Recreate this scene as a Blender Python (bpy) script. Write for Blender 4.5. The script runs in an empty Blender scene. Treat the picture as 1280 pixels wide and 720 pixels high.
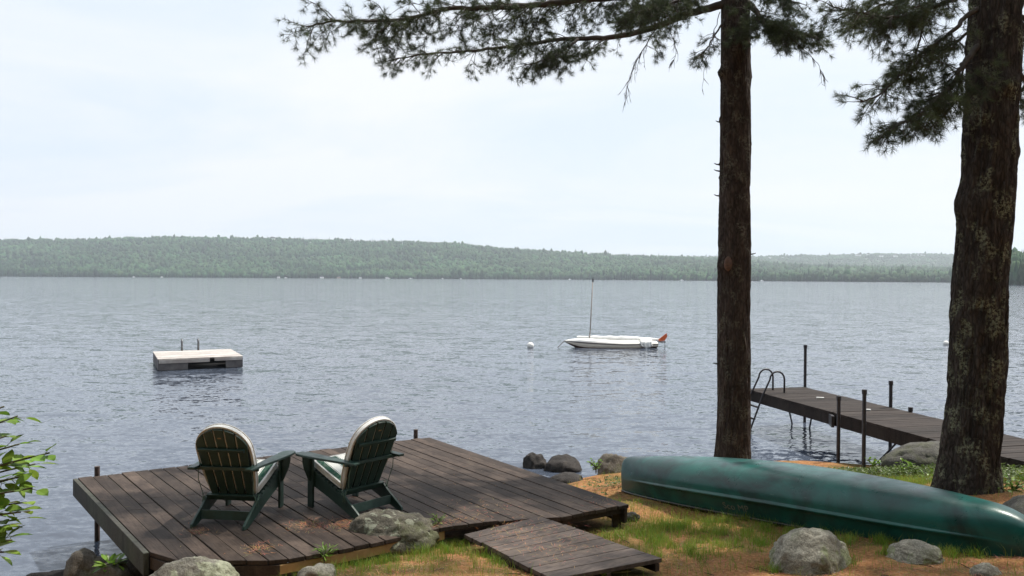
import bpy, bmesh, math, random
import numpy as np
from mathutils import Vector, Matrix

SC = bpy.context.scene
COL = SC.collection
R = math.radians
random.seed(7)
RNG = np.random.default_rng(11)

# ------------------------------------------------------------------ camera
CAM = Vector((0, 0, 3.12))
FPX = 1000.0
PITCH, ROLL = -0.0125, 0.0055
fwd = Vector((0, math.cos(PITCH), math.sin(PITCH)))
r0 = Vector((1, 0, 0)); u0 = r0.cross(fwd)
rgt = r0 * math.cos(ROLL) + u0 * math.sin(ROLL)
upv = -r0 * math.sin(ROLL) + u0 * math.cos(ROLL)
cd = bpy.data.cameras.new('camera'); cam = bpy.data.objects.new('camera', cd); COL.objects.link(cam)
cd.sensor_width = 36; cd.lens = 36 * FPX / 1280; cd.clip_start = 0.05; cd.clip_end = 20000
m = Matrix((rgt, upv, -fwd)).transposed().to_4x4(); m.translation = CAM
cam.matrix_world = m
SC.camera = cam
# ------------------------------------------------------------------ world, sun, exposure
SUN = Vector((0.50, 0.30, 1.05)).normalized()
w = bpy.data.worlds.new("World"); SC.world = w; w.use_nodes = True
nt = w.node_tree; N = nt.nodes; L = nt.links
bg = N['Background']; bg.inputs[1].default_value = 0.1
sky = N.new('ShaderNodeTexSky'); sky.sky_type = 'NISHITA'; sky.sun_disc = False
sky.sun_elevation = math.asin(SUN.z); sky.sun_rotation = math.atan2(SUN.x, SUN.y)
sky.air_density = 1.0; sky.dust_density = 2.0
tc = N.new('ShaderNodeTexCoord')
sep = N.new('ShaderNodeSeparateXYZ'); L.new(tc.outputs['Generated'], sep.inputs[0])
mx = N.new('ShaderNodeMath'); mx.operation = 'MAXIMUM'; L.new(sep.outputs[2], mx.inputs[0]); mx.inputs[1].default_value = 0.0
ad = N.new('ShaderNodeMath'); ad.operation = 'ADD'; L.new(mx.outputs[0], ad.inputs[0]); ad.inputs[1].default_value = 0.16
dx = N.new('ShaderNodeMath'); dx.operation = 'DIVIDE'; L.new(sep.outputs[0], dx.inputs[0]); L.new(ad.outputs[0], dx.inputs[1])
dy = N.new('ShaderNodeMath'); dy.operation = 'DIVIDE'; L.new(sep.outputs[1], dy.inputs[0]); L.new(ad.outputs[0], dy.inputs[1])
cb = N.new('ShaderNodeCombineXYZ'); L.new(dx.outputs[0], cb.inputs[0]); L.new(dy.outputs[0], cb.inputs[1])
mp = N.new('ShaderNodeMapping'); mp.inputs['Scale'].default_value = (0.42, 0.70, 1); mp.inputs['Rotation'].default_value = (0, 0, R(-22)); mp.inputs['Location'].default_value = (3.1, 1.7, 0)
L.new(cb.outputs[0], mp.inputs[0])
nz = N.new('ShaderNodeTexNoise'); nz.inputs['Scale'].default_value = 1.0; nz.inputs['Detail'].default_value = 7; nz.inputs['Roughness'].default_value = 0.55
nz.inputs['Distortion'].default_value = 0.6
L.new(mp.outputs[0], nz.inputs['Vector'])
cr = N.new('ShaderNodeValToRGB'); e = cr.color_ramp.elements
e[0].position = 0.36; e[0].color = (0.86,) * 3 + (1,); e[1].position = 0.60; e[1].color = (0.985,) * 3 + (1,)
L.new(nz.outputs[0], cr.inputs[0])
cc = N.new('ShaderNodeValToRGB'); e = cc.color_ramp.elements           # cloud veil: whiter overhead, greyer at the horizon
e[0].position = 0.0; e[0].color = (0.875, 0.905, 0.945, 1); e[1].position = 0.5; e[1].color = (1, 1, 1, 1)
e2 = cc.color_ramp.elements.new(0.18); e2.color = (0.93, 0.94, 0.965, 1)
L.new(mx.outputs[0], cc.inputs[0])
ml = N.new('ShaderNodeMix'); ml.data_type = 'RGBA'; ml.blend_type = 'MULTIPLY'; ml.inputs[0].default_value = 1
L.new(cc.outputs[0], ml.inputs[6]); ml.inputs[7].default_value = (8.45, 8.62, 8.85, 1)
tr_ = N.new('ShaderNodeValToRGB'); e = tr_.color_ramp.elements       # thin veil lets a pale blue through, thick veil is white
e[0].position = 0.38; e[0].color = (0.90, 0.968, 1.03, 1); e[1].position = 0.58; e[1].color = (1, 1, 1, 1); L.new(nz.outputs[0], tr_.inputs[0])
ml2 = N.new('ShaderNodeMix'); ml2.data_type = 'RGBA'; ml2.blend_type = 'MULTIPLY'; ml2.inputs[0].default_value = 1
L.new(ml.outputs[2], ml2.inputs[6]); L.new(tr_.outputs[0], ml2.inputs[7]); ml = ml2
mixs = N.new('ShaderNodeMix'); mixs.data_type = 'RGBA'
L.new(cr.outputs[0], mixs.inputs[0]); L.new(sky.outputs[0], mixs.inputs[6]); L.new(ml.outputs[2], mixs.inputs[7])
L.new(mixs.outputs[2], bg.inputs[0])
sl = bpy.data.lights.new('sun', 'SUN'); sl.energy = 5.0; sl.angle = R(1.2); sl.color = (1, 0.95, 0.86)
so = bpy.data.objects.new('sun', sl); COL.objects.link(so); so.rotation_euler = (-SUN).to_track_quat('-Z', 'Y').to_euler(); so.location = (10, 5, 30)
SC.view_settings.view_transform = 'Standard'; SC.view_settings.look = 'None'
SC.view_settings.exposure = 0.28; SC.view_settings.gamma = 1; SC.view_settings.use_curve_mapping = False
SC.cycles.use_denoising = True
SC.cycles.volume_bounces = 1; SC.cycles.max_bounces = 6; SC.cycles.transparent_max_bounces = 8

# ------------------------------------------------------------------ pixel helpers (photo pixels, 1280x720)
def ray(px, py):
    return (fwd * FPX + rgt * (px - 640) - upv * (py - 360)).normalized()
def P(px, py, z=0.0):
    d = ray(px, py); return CAM + d * ((z - CAM.z) / d.z)
def PD(px, py, y):
    d = ray(px, py); return CAM + d * (y / d.y)

# ------------------------------------------------------------------ numpy noise
def _hash(ix, iy, iz, seed):
    h = (ix.astype(np.int64) * 374761393 + iy.astype(np.int64) * 668265263 + iz.astype(np.int64) * 2147483647 + seed * 974634777)
    h = (h ^ (h >> 13)) * 1274126177
    h = h & 0xffffffff
    h = (h ^ (h >> 16)) & 0xffff
    return h / 65535.0
def vnoise(p, seed=0):
    p = np.asarray(p, float); i = np.floor(p); f = p - i; f = f * f * (3 - 2 * f)
    out = 0
    for a in (0, 1):
        for b in (0, 1):
            for c in (0, 1):
                wgt = (f[:, 0] if a else 1 - f[:, 0]) * (f[:, 1] if b else 1 - f[:, 1]) * (f[:, 2] if c else 1 - f[:, 2])
                out = out + wgt * _hash(i[:, 0] + a, i[:, 1] + b, i[:, 2] + c, seed)
    return out * 2 - 1
def fbm(p, oct=4, seed=0, gain=0.5):
    p = np.asarray(p, float); s = 0; a = 1
    for k in range(oct):
        s = s + a * vnoise(p * 2 ** k + 17.3 * k, seed + k); a *= gain
    return s

# ------------------------------------------------------------------ mesh builder
class MB:
    def __init__(s): s.v = []; s.f = []; s.n = 0
    def add(s, v, f):
        s.v.append(np.asarray(v, float).reshape(-1, 3)); n = s.n
        s.f.extend([tuple(i + n for i in q) for q in f]); s.n += len(s.v[-1]); return s
    def box(s, c, size, rot=None, taper=None):
        x, y, z = [q / 2 for q in size]
        v = [Vector((a * x, b * y, g * z)) for a in (-1, 1) for b in (-1, 1) for g in (-1, 1)]
        if rot is not None: v = [rot @ q for q in v]
        v = [q + Vector(c) for q in v]
        return s.add([tuple(q) for q in v], [(0, 1, 3, 2), (4, 6, 7, 5), (0, 4, 5, 1), (2, 3, 7, 6), (0, 2, 6, 4), (1, 5, 7, 3)])
    def prism(s, poly, z0, z1):
        n = len(poly); v = [(p[0], p[1], z0) for p in poly] + [(p[0], p[1], z1) for p in poly]
        return s.add(v, [tuple(range(n))[::-1], tuple(range(n, 2 * n))] + [(i, (i + 1) % n, n + (i + 1) % n, n + i) for i in range(n)])
    def extrude(s, pts, off):
        n = len(pts); o = Vector(off); v = [tuple(Vector(p) - o / 2) for p in pts] + [tuple(Vector(p) + o / 2) for p in pts]
        return s.add(v, [tuple(range(n))[::-1], tuple(range(n, 2 * n))] + [(i, (i + 1) % n, n + (i + 1) % n, n + i) for i in range(n)])
    def tube(s, pts, rad, n=8, cap=True):
        pts = [Vector(p) for p in pts]; m_ = len(pts)
        if not hasattr(rad, '__len__'): rad = [rad] * m_
        V = []; prev = None
        for i, p in enumerate(pts):
            t = (pts[min(i + 1, m_ - 1)] - pts[max(i - 1, 0)])
            t = t.normalized() if t.length > 1e-9 else Vector((0, 0, 1))
            if prev is None:
                a = t.orthogonal().normalized()
            else:
                a = (prev - t * prev.dot(t)); a = a.normalized() if a.length > 1e-6 else t.orthogonal().normalized()
            prev = a; b = t.cross(a)
            for k in range(n):
                an = 2 * math.pi * k / n
                V.append(tuple(p + (a * math.cos(an) + b * math.sin(an)) * rad[i]))
        F = [(i * n + k, i * n + (k + 1) % n, (i + 1) * n + (k + 1) % n, (i + 1) * n + k) for i in range(m_ - 1) for k in range(n)]
        if cap: F += [tuple(range(n))[::-1], tuple((m_ - 1) * n + k for k in range(n))]
        return s.add(V, F)
    def grid(s, V, nu, nv, closed=False):
        F = [(i * nv + k, i * nv + (k + 1) % nv, (i + 1) * nv + (k + 1) % nv, (i + 1) * nv + k) for i in range(nu - 1) for k in range(nv if closed else nv - 1)]
        return s.add(V, F)
    def build(s, name, mat, parent=None, origin=None, smooth=False, bevel=0, loc=None):
        V = np.concatenate(s.v) if s.v else np.zeros((0, 3))
        o_ = np.array(origin if origin is not None else (0, 0, 0), float)
        me = bpy.data.meshes.new(name)
        me.from_pydata((V - o_).tolist(), [], s.f); me.update()
        if smooth: me.polygons.foreach_set('use_smooth', [True] * len(me.polygons))
        o = bpy.data.objects.new(name, me); COL.objects.link(o)
        if mat: me.materials.append(mat)
        if parent is not None: o.parent = parent
        elif origin is not None: o.location = origin
        if loc is not None: o.location = loc
        if bevel:
            b = o.modifiers.new('bevel', 'BEVEL'); b.width = bevel; b.segments = 2; b.limit_method = 'ANGLE'; b.angle_limit = R(40)
        return o
def tag(o, label=None, cat=None, group=None, kind=None):
    if label: o['label'] = label
    if cat: o['category'] = cat
    if group: o['group'] = group
    if kind: o['kind'] = kind
    return o
def empty(name, loc, rz=0, **k):
    o = bpy.data.objects.new(name, None); COL.objects.link(o); o.location = loc; o.rotation_euler = (0, 0, rz)
    o.empty_display_size = 0.2
    return tag(o, **k)
def tri_mesh(name, V, mat, parent=None, origin=None, colour=None):
    """V: (n,3,3) loose triangles"""
    n = len(V); me = bpy.data.meshes.new(name)
    V = V - np.array(origin if origin is not None else (0, 0, 0), float)
    me.vertices.add(n * 3); me.vertices.foreach_set('co', V.reshape(-1).astype(np.float32))
    me.loops.add(n * 3); me.loops.foreach_set('vertex_index', np.arange(n * 3, dtype=np.int32))
    me.polygons.add(n); me.polygons.foreach_set('loop_start', np.arange(0, n * 3, 3, dtype=np.int32))
    me.polygons.foreach_set('loop_total', np.full(n, 3, dtype=np.int32))
    me.update(calc_edges=True)
    if colour is not None:
        at = me.attributes.new('tint', 'FLOAT_COLOR', 'POINT')
        c = np.ones((n, 3, 4)); c[:, :, :3] = colour[:, None, :] if colour.ndim == 2 else colour[:, None, None]
        at.data.foreach_set('color', c.reshape(-1).astype(np.float32))
    me.materials.append(mat)
    o = bpy.data.objects.new(name, me); COL.objects.link(o)
    if parent is not None: o.parent = parent
    elif origin is not None: o.location = origin
    return o

# ------------------------------------------------------------------ materials
class MT:
    def __init__(s, name, rough=0.7, spec=0.5):
        s.m = bpy.data.materials.new(name); s.m.use_nodes = True; s.nt = s.m.node_tree
        s.b = s.nt.nodes['Principled BSDF']; s.b.inputs['Roughness'].default_value = rough
        s.b.inputs['Specular IOR Level'].default_value = spec
        s.tc = s.nt.nodes.new('ShaderNodeTexCoord')
    def node(s, t): return s.nt.nodes.new(t)
    def link(s, a, b): s.nt.links.new(a, b)
    def coords(s, scale=(1, 1, 1), rot=(0, 0, 0), kind='Object', loc=(0, 0, 0)):
        mp = s.node('ShaderNodeMapping'); mp.inputs['Scale'].default_value = scale; mp.inputs['Rotation'].default_value = rot; mp.inputs['Location'].default_value = loc
        src = s.tc.outputs[kind]
        if any(rot):
            m0 = s.node('ShaderNodeMapping'); m0.inputs['Rotation'].default_value = rot; mp.inputs['Rotation'].default_value = (0, 0, 0); s.link(src, m0.inputs[0]); src = m0.outputs[0]
        s.link(src, mp.inputs[0]); return mp.outputs[0]
    def noise(s, vec, scale=5, detail=6, rough=0.55, dist=0):
        n = s.node('ShaderNodeTexNoise'); n.inputs['Scale'].default_value = scale; n.inputs['Detail'].default_value = detail
        n.inputs['Roughness'].default_value = rough; n.inputs['Distortion'].default_value = dist; s.link(vec, n.inputs['Vector']); return n
    def voro(s, vec, scale=5, feature='F1'):
        n = s.node('ShaderNodeTexVoronoi'); n.feature = feature; n.inputs['Scale'].default_value = scale; s.link(vec, n.inputs['Vector']); return n
    def ramp(s, src, stops):
        r = s.node('ShaderNodeValToRGB'); el = r.color_ramp.elements
        while len(el) < len(stops): el.new(0.5)
        for e_, (p_, c_) in zip(el, stops):
            e_.position = p_; e_.color = (tuple(c_) if hasattr(c_, '__len__') else (c_,) * 3) + (1,)
        s.link(src, r.inputs[0]); return r.outputs[0]
    def mix(s, fac, a, b, mode='MIX'):
        n = s.node('ShaderNodeMix'); n.data_type = 'RGBA'; n.blend_type = mode
        for q, i in ((fac, 0), (a, 6), (b, 7)):
            if hasattr(q, 'links'): s.link(q, n.inputs[i])
            elif i == 0: n.inputs[0].default_value = q
            else: n.inputs[i].default_value = tuple(q) + (1,)
        return n.outputs[2]
    def bump(s, h, strength=0.5, dist=0.02, normal=None):
        n = s.node('ShaderNodeBump'); n.inputs['Strength'].default_value = strength; n.inputs['Distance'].default_value = dist
        s.link(h, n.inputs['Height'])
        if normal is not None: s.link(normal, n.inputs['Normal'])
        s.link(n.outputs[0], s.b.inputs['Normal']); return n.outputs[0]
    def attr(s, name):
        n = s.node('ShaderNodeAttribute'); n.attribute_name = name; return n.outputs['Color']
    def math(s, op, a, b=0.0):
        n = s.node('ShaderNodeMath'); n.operation = op
        for q, i in ((a, 0), (b, 1)):
            if hasattr(q, 'links'): s.link(q, n.inputs[i])
            else: n.inputs[i].default_value = q
        return n.outputs[0]
    def col(s, c):
        if hasattr(c, 'links'): s.link(c, s.b.inputs['Base Color'])
        else: s.b.inputs['Base Color'].default_value = tuple(c) + (1,)
        return s
def simple(name, c, c2=None, rough=0.6, scale=8, bump=0.15, spec=0.5, metal=0.0, stretch=(1, 1, 1)):
    t = MT(name, rough, spec); v = t.coords(stretch); n = t.noise(v, scale)
    t.col(t.ramp(n.outputs[0], [(0.3, c), (0.7, c2 or tuple(q * 0.7 for q in c))]))
    if bump: t.bump(n.outputs[0], bump, 0.01)
    t.b.inputs['Metallic'].default_value = metal
    return t.m

# haze
hm = bpy.data.materials.new('haze_air'); hm.use_nodes = True; hn = hm.node_tree
hn.nodes.remove(hn.nodes['Principled BSDF']); pv = hn.nodes.new('ShaderNodeVolumePrincipled')
pv.inputs['Color'].default_value = (0.84, 0.91, 1.0, 1); pv.inputs['Density'].default_value = 0.00013; pv.inputs['Anisotropy'].default_value = 0.3
hn.links.new(pv.outputs[0], hn.nodes['Material Output'].inputs['Volume'])

# water
def water_mat():
    t = MT('lake_water', 0.06, 0.5); t.b.inputs['IOR'].default_value = 1.33
    t.col((0.062, 0.076, 0.105))
    base = t.tc.outputs['Object']
    def slopes(scale, stretch, rot, amp, detail=2, rough=0.5):
        v = t.coords(stretch, (0, 0, R(rot)))
        n = t.noise(v, scale, detail, rough)
        sb = t.node('ShaderNodeVectorMath'); sb.operation = 'SUBTRACT'; t.link(n.outputs['Color'], sb.inputs[0]); sb.inputs[1].default_value = (.5, .5, .5)
        ms = t.node('ShaderNodeVectorMath'); ms.operation = 'MULTIPLY'; t.link(sb.outputs[0], ms.inputs[0]); ms.inputs[1].default_value = amp + (0,)
        return ms.outputs[0]
    a = slopes(1.0, (0.55, 1.7, 1), 14, (0.13, 0.26))
    b = slopes(4.2, (0.6, 1.5, 1), -9, (0.26, 0.52), 3, 0.6)
    c = slopes(11, (0.8, 1.2, 1), 20, (0.30, 0.42), 2)
    s1 = t.node('ShaderNodeVectorMath'); s1.operation = 'ADD'; t.link(a, s1.inputs[0]); t.link(b, s1.inputs[1])
    s2 = t.node('ShaderNodeVectorMath'); s2.operation = 'ADD'; t.link(s1.outputs[0], s2.inputs[0]); t.link(c, s2.inputs[1])
    # wind lanes: large soft areas where the ripples are a little stronger or weaker
    g = t.noise(t.coords((0.02, 0.075, 1), (0, 0, R(6))), 1.0, 4, 0.6)
    gm = t.math('MULTIPLY_ADD', g.outputs[0], 1.1); gm.node.inputs[2].default_value = 0.33
    s3 = t.node('ShaderNodeVectorMath'); s3.operation = 'SCALE'; t.link(s2.outputs[0], s3.inputs[0]); t.link(gm, s3.inputs['Scale'])
    s4 = t.node('ShaderNodeVectorMath'); s4.operation = 'ADD'
    ge = t.node('ShaderNodeNewGeometry'); t.link(ge.outputs['Normal'], s4.inputs[0]); t.link(s3.outputs[0], s4.inputs[1])
    nn = t.node('ShaderNodeVectorMath'); nn.operation = 'NORMALIZE'; t.link(s4.outputs[0], nn.inputs[0])
    t.link(nn.outputs[0], t.b.inputs['Normal'])
    return t.m
M = {}
M['water'] = water_mat()

def boards_mat(name, c1, c2, c3, rot=0, worn=0.5, rough=0.7):
    """stained boards; grain runs along local X after turning by rot"""
    t = MT(name, rough, 0.22)
    v = t.coords((1.2, 22, 22), (0, 0, -rot)); g = t.noise(v, 3, 6, 0.6)
    b = t.noise(t.coords((1.0, 1.7, 1), (0, 0, -rot)), 1.7, 5, 0.65)
    f = t.noise(t.coords((1, 1, 1)), 14, 4, 0.7)
    at = t.attr('tint')
    col = t.mix(t.ramp(g.outputs[0], [(0.35, 0.0), (0.65, 1.0)]), c1, c2)
    wr = t.ramp(b.outputs[0], [(0.45, 0.0), (0.72, worn)])
    col = t.mix(wr, col, c3)
    col = t.mix(t.ramp(f.outputs[0], [(0.45, 0.0), (0.75, 0.35)]), col, tuple(q * 0.55 for q in c1))
    k = t.noise(t.coords((3.0, 9, 1), (0, 0, -rot), loc=(5, 2, 0)), 1.3, 4, 0.7)
    col = t.mix(t.ramp(k.outputs[0], [(0.52, 0.0), (0.66, 0.65)]), col, tuple(q * 0.5 for q in c1))
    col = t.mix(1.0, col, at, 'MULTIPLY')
    t.col(col)
    h = t.math('ADD', g.outputs[0], f.outputs[0]); t.bump(h, 0.5, 0.006)
    return t.m
def tint_faces(o, fn):
    me = o.data; at = me.attributes.new('tint', 'FLOAT_COLOR', 'POINT')
    c = np.ones((len(me.vertices), 4)); c[:, :3] = fn(len(me.vertices))[:, None]
    at.data.foreach_set('color', c.reshape(-1).astype(np.float32))

def bark_mat(name, c1, c2, lichen, amount, stretch=(1, 1, 0.35)):
    t = MT(name, 0.95, 0.15)
    v = t.coords(stretch); n = t.noise(v, 9, 8, 0.65, 0.4)
    vv = t.coords((1, 1, 0.24)); dn = t.noise(vv, 14, 4, .6); vr = t.voro(t.mix(.06, vv, dn.outputs['Color']), 34, 'DISTANCE_TO_EDGE')
    col = t.ramp(n.outputs[0], [(0.35, c1), (0.68, c2)])
    crack = t.ramp(vr.outputs['Distance'], [(0.0, 0.55), (0.22, 1.0)])
    col = t.mix(1, col, crack, 'MULTIPLY')
    l1 = t.noise(t.coords((1, 1, .7)), 5.5, 3, 0.5); l2 = t.noise(t.coords(), 32, 5, 0.7)
    lm = t.math('MULTIPLY', t.ramp(l1.outputs[0], [(0.50, 0.0), (0.62, amount)]), t.ramp(l2.outputs[0], [(0.47, 0.0), (0.56, 1.0)]))
    col = t.mix(lm, col, lichen); t.col(col)
    h = t.math('ADD', t.math('MULTIPLY', crack, 0.8), n.outputs[0]); t.bump(h, 0.9, 0.035)
    return t.m
def rock_mat(name, c1, c2, lichen=(0.42, 0.44, 0.36), amt=0.8, moss=0.0, lscale=5.0, lpos=0.58):
    t = MT(name, 0.9, 0.25)
    n = t.noise(t.coords(), 6, 10, 0.68, 0.3)
    col = t.ramp(n.outputs[0], [(0.3, c1), (0.66, c2)])
    sp = t.noise(t.coords(), 60, 3, 0.8); col = t.mix(t.ramp(sp.outputs[0], [(0.4, 0.5), (0.62, 0)]), col, tuple(q * 0.35 for q in c1))
    l = t.noise(t.coords(), lscale, 4, 0.6, 0.8); col = t.mix(t.ramp(l.outputs[0], [(lpos, 0), (lpos + 0.05, amt)]), col, lichen)
    if moss:
        q = t.noise(t.coords(), 3.2, 5, 0.7); col = t.mix(t.ramp(q.outputs[0], [(0.5, 0), (0.62, moss)]), col, (0.075, 0.085, 0.03))
    t.col(col); t.bump(t.math('ADD', n.outputs[0], t.math('MULTIPLY', sp.outputs[0], .3)), 0.8, 0.05)
    return t.m
def leaf_mat(name, c1, c2, trans=0.3, rough=0.5):
    t = MT(name, rough, 0.35); n = t.noise(t.coords(), 3, 3)
    col = t.mix(1, t.ramp(n.outputs[0], [(0.35, c1), (0.65, c2)]), t.attr('tint'), 'MULTIPLY'); t.col(col)
    tr = t.node('ShaderNodeBsdfTranslucent'); t.link(col, tr.inputs[0])
    mx_ = t.node('ShaderNodeMixShader'); mx_.inputs[0].default_value = trans
    t.link(t.b.outputs[0], mx_.inputs[1]); t.link(tr.outputs[0], mx_.inputs[2]); t.link(mx_.outputs[0], t.nt.nodes['Material Output'].inputs['Surface'])
    return t.m

def ground_mat():
    t = MT('forest_floor', 1.0, 0.1)
    n1 = t.noise(t.coords(), 1.3, 8, 0.65); n2 = t.noise(t.coords(), 30, 6, 0.75); n3 = t.noise(t.coords((1, 1, 1), loc=(9, 4, 0)), 2.2, 6, 0.6)
    col = t.ramp(n2.outputs[0], [(0.3, (0.13, 0.060, 0.030)), (0.5, (0.31, 0.145, 0.062)), (0.7, (0.50, 0.28, 0.14))])
    col = t.mix(t.ramp(n1.outputs[0], [(0.45, 0), (0.6, .75)]), col, (0.075, 0.085, 0.025))
    col = t.mix(t.ramp(n3.outputs[0], [(0.55, 0), (0.72, .7)]), col, (0.06, 0.04, 0.028))
    mz = t.noise(t.coords((1, 1, 1), loc=(2, 7, 0)), 9, 5, 0.7)
    gm = t.math('MULTIPLY', t.attr('turf'), t.ramp(mz.outputs[0], [(0.36, 0.1), (0.56, 1.0)]))
    col = t.mix(gm, col, t.ramp(n2.outputs[0], [(0.35, (0.085, 0.088, 0.022)), (0.65, (0.24, 0.20, 0.065))]))
    t.col(col); t.bump(n2.outputs[0], 0.8, 0.03)
    return t.m
M['ground'] = ground_mat()
M['hill'] = simple('hill_soil', (0.03, 0.055, 0.02), (0.02, 0.04, 0.015), 1.0, 0.02, 0)
def forest_mat():
    t = MT('forest_canopy', 0.9, 0.15); n = t.noise(t.coords(), 0.12, 5, 0.75)
    n2 = t.noise(t.coords(), 0.006, 4, 0.6)
    col = t.ramp(n.outputs[0], [(0.3, (0.020, 0.052, 0.024)), (0.7, (0.052, 0.104, 0.042))])
    col = t.mix(t.ramp(n2.outputs[0], [(0.4, 0), (0.65, .5)]), col, (0.030, 0.060, 0.026))
    t.col(t.mix(1, col, t.attr('tint'), 'MULTIPLY')); return t.m
M['forest'] = forest_mat()
M['deck'] = boards_mat('stained_deck_boards', (0.036, 0.025, 0.020), (0.062, 0.045, 0.036), (0.135, 0.098, 0.076), R(-53), 0.6, 0.72)
M['fascia'] = boards_mat('weathered_edge_board', (0.045, 0.042, 0.036), (0.072, 0.070, 0.058), (0.09, 0.10, 0.07), 0, 0.7)
M['dock'] = boards_mat('dark_dock_boards', (0.022, 0.016, 0.014), (0.038, 0.029, 0.025), (0.055, 0.043, 0.036), 0, 0.6, 0.8)
M['newwood'] = simple('bare_pine_board', (0.42, 0.26, 0.11), (0.27, 0.16, 0.07), 0.75, 12, 0.2)
M['post'] = simple('rusty_pipe', (0.045, 0.032, 0.028), (0.085, 0.055, 0.045), 0.6, 20, 0.2)
M['steel'] = simple('dark_steel_pipe', (0.028, 0.028, 0.034), (0.05, 0.045, 0.05), 0.45, 20, 0.1, metal=0.3)
M['galv'] = simple('galvanised_pipe', (0.20, 0.21, 0.22), (0.12, 0.12, 0.13), 0.45, 20, 0.1, metal=0.5)
M['bark1'] = bark_mat('pine_bark', (0.045, 0.034, 0.030), (0.105, 0.078, 0.066), (0.20, 0.19, 0.15), 0.55)
M['bark2'] = bark_mat('lichen_pine_bark', (0.034, 0.028, 0.025), (0.085, 0.070, 0.061), (0.24, 0.25, 0.17), 0.8)
M['wound'] = simple('healed_branch_scar', (0.16, 0.085, 0.06), (0.08, 0.05, 0.04), 0.9, 30, 0.6)
M['twig'] = simple('dark_twig', (0.045, 0.035, 0.032), (0.075, 0.06, 0.05), 0.9, 20, 0.2)
M['needle'] = leaf_mat('pine_needles', (0.050, 0.070, 0.034), (0.085, 0.110, 0.048), 0.3, 0.5)
M['stem'] = simple('green_brown_stem', (.075, .085, .035), (.06, .05, .03), .8, 20, .2)
M['leaf'] = leaf_mat('fresh_leaves', (0.11, 0.22, 0.03), (0.18, 0.31, 0.05), 0.4, 0.4)
M['grass'] = leaf_mat('grass_blades', (0.14, 0.23, 0.03), (0.27, 0.34, 0.07), 0.4, 0.6)
M['litter'] = leaf_mat('dry_needles', (0.34, 0.17, 0.075), (0.50, 0.27, 0.13), 0.1, 0.7)
M['rock_lichen'] = rock_mat('lichen_boulder', (0.15, 0.14, 0.12), (0.33, 0.31, 0.26), (0.40, 0.42, 0.30), 0.7, 0.5, 4.5, 0.50)
M['rock_pale'] = rock_mat('pale_boulder', (0.15, 0.135, 0.105), (0.50, 0.47, 0.39), (0.27, 0.30, 0.15), 0.7, 0.55)
M['rock_mossy'] = rock_mat('rough_mossy_boulder', (0.075, 0.068, 0.055), (0.20, 0.18, 0.14), (0.34, 0.35, 0.27), 0.75, 0.6, 9.0, 0.57)
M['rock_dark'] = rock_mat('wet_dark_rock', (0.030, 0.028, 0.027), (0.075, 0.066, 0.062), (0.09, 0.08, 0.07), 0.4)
M['rock_mid'] = rock_mat('brown_grey_rock', (0.10, 0.085, 0.07), (0.22, 0.19, 0.155), (0.33, 0.32, 0.25), 0.6, 0.4)
M['rock_shore'] = rock_mat('grey_shore_boulder', (0.07, 0.066, 0.060), (0.15, 0.145, 0.13), (0.18, 0.18, 0.14), 0.5, 0.4)

# ------------------------------------------------------------------ ground, water, hills
sh = np.array([(-60, 0), (-20, 2.5), (-12, 4.8), (-7, 6.4), (-5.3, 7.1), (-4, 7.6), (-3, 8.1), (-1.5, 9.6), (0.3, 11.6), (1.2, 12.6), (2, 13.2), (3, 13.6), (5, 13.75), (6.3, 13.4), (7.5, 12.6), (10, 11.2), (20, 8), (60, 4)], float)
cp = [(-.5, 6.7, .74), (1.2, 8.36, .50), (1.41, 10.2, .42), (4.24, 6.57, .85), (4.83, 8.5, .90), (2.7, 7.9, .63), (3, 10.8, .52), (-2.5, 7.0, .33), (-2.2, 6.0, .68), (-3.6, 6.4, .42), (0, 0, 1.55), (-3, 3, 1.2), (5, 3, 1.45),
      (0, 5, 1.05), (-1.3, 6.6, .72), (-1.9, 6.3, .66), (2, 6.2, .80), (0.4, 6.3, .73), (1.1, 6.4, .73), (0.9, 5.7, .80), (1.3,7.2,.66), (1.25, 6.85, .73), (0.2,7.2,.64), (0.5, 7.6, .60), (9, 8, 1.1), (8, 10.3, .7), (7.5, 4, 1.6), (-7, 3.5, .9), (-12, 0, 1.3), (0, -15, 2.6), (20, -10, 3), (-20, -15, 3), (40, -30, 5), (-45, -35, 5), (0, -40, 5), (0.6, 10.2, .22), (4.2, 10.8, .44), (5.6, 11.4, .30), (4.2, 12.3, .13), (5.4, 12.6, .10), (3, 12.3, .16), (1.9,11.6,.25)]
xs = np.linspace(-60, 60, 90); ys = np.interp(xs, sh[:, 0], sh[:, 1])
xs2 = np.concatenate([xs[(xs < -14) | (xs > 14)], np.linspace(-14, 14, 70)]); ys2 = np.interp(xs2, sh[:, 0], sh[:, 1])
ctrl = [tuple(c) for c in cp] + [(a, b, 0.0) for a, b in zip(xs2, ys2)] + [(a, b + 1, -.35) for a, b in zip(xs2, ys2)] + [(a, b + 5, -1.1) for a, b in zip(xs2, ys2)]
ctrl = np.array(ctrl)
D = np.hypot(ctrl[:, 0][:, None] - ctrl[:, 0], ctrl[:, 1][:, None] - ctrl[:, 1])
RW = np.linalg.solve(D + np.eye(len(ctrl)) * 1e-6, ctrl[:, 2])
def ground_z(x, y, rough=True):
    x = np.atleast_1d(np.asarray(x, float)); y = np.atleast_1d(np.asarray(y, float))
    out = np.empty_like(x)
    for i in range(0, len(x), 20000):
        s_ = slice(i, i + 20000)
        out[s_] = np.hypot(x[s_][:, None] - ctrl[:, 0], y[s_][:, None] - ctrl[:, 1]) @ RW
    out = np.clip(out, -1.4, 7)
    if rough:
        q = np.stack([x * 1.6, y * 1.6, x * 0], 1); out = out + fbm(q, 4, 5) * 0.028 * np.clip(out * 3, 0.3, 1)
    return out
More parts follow.
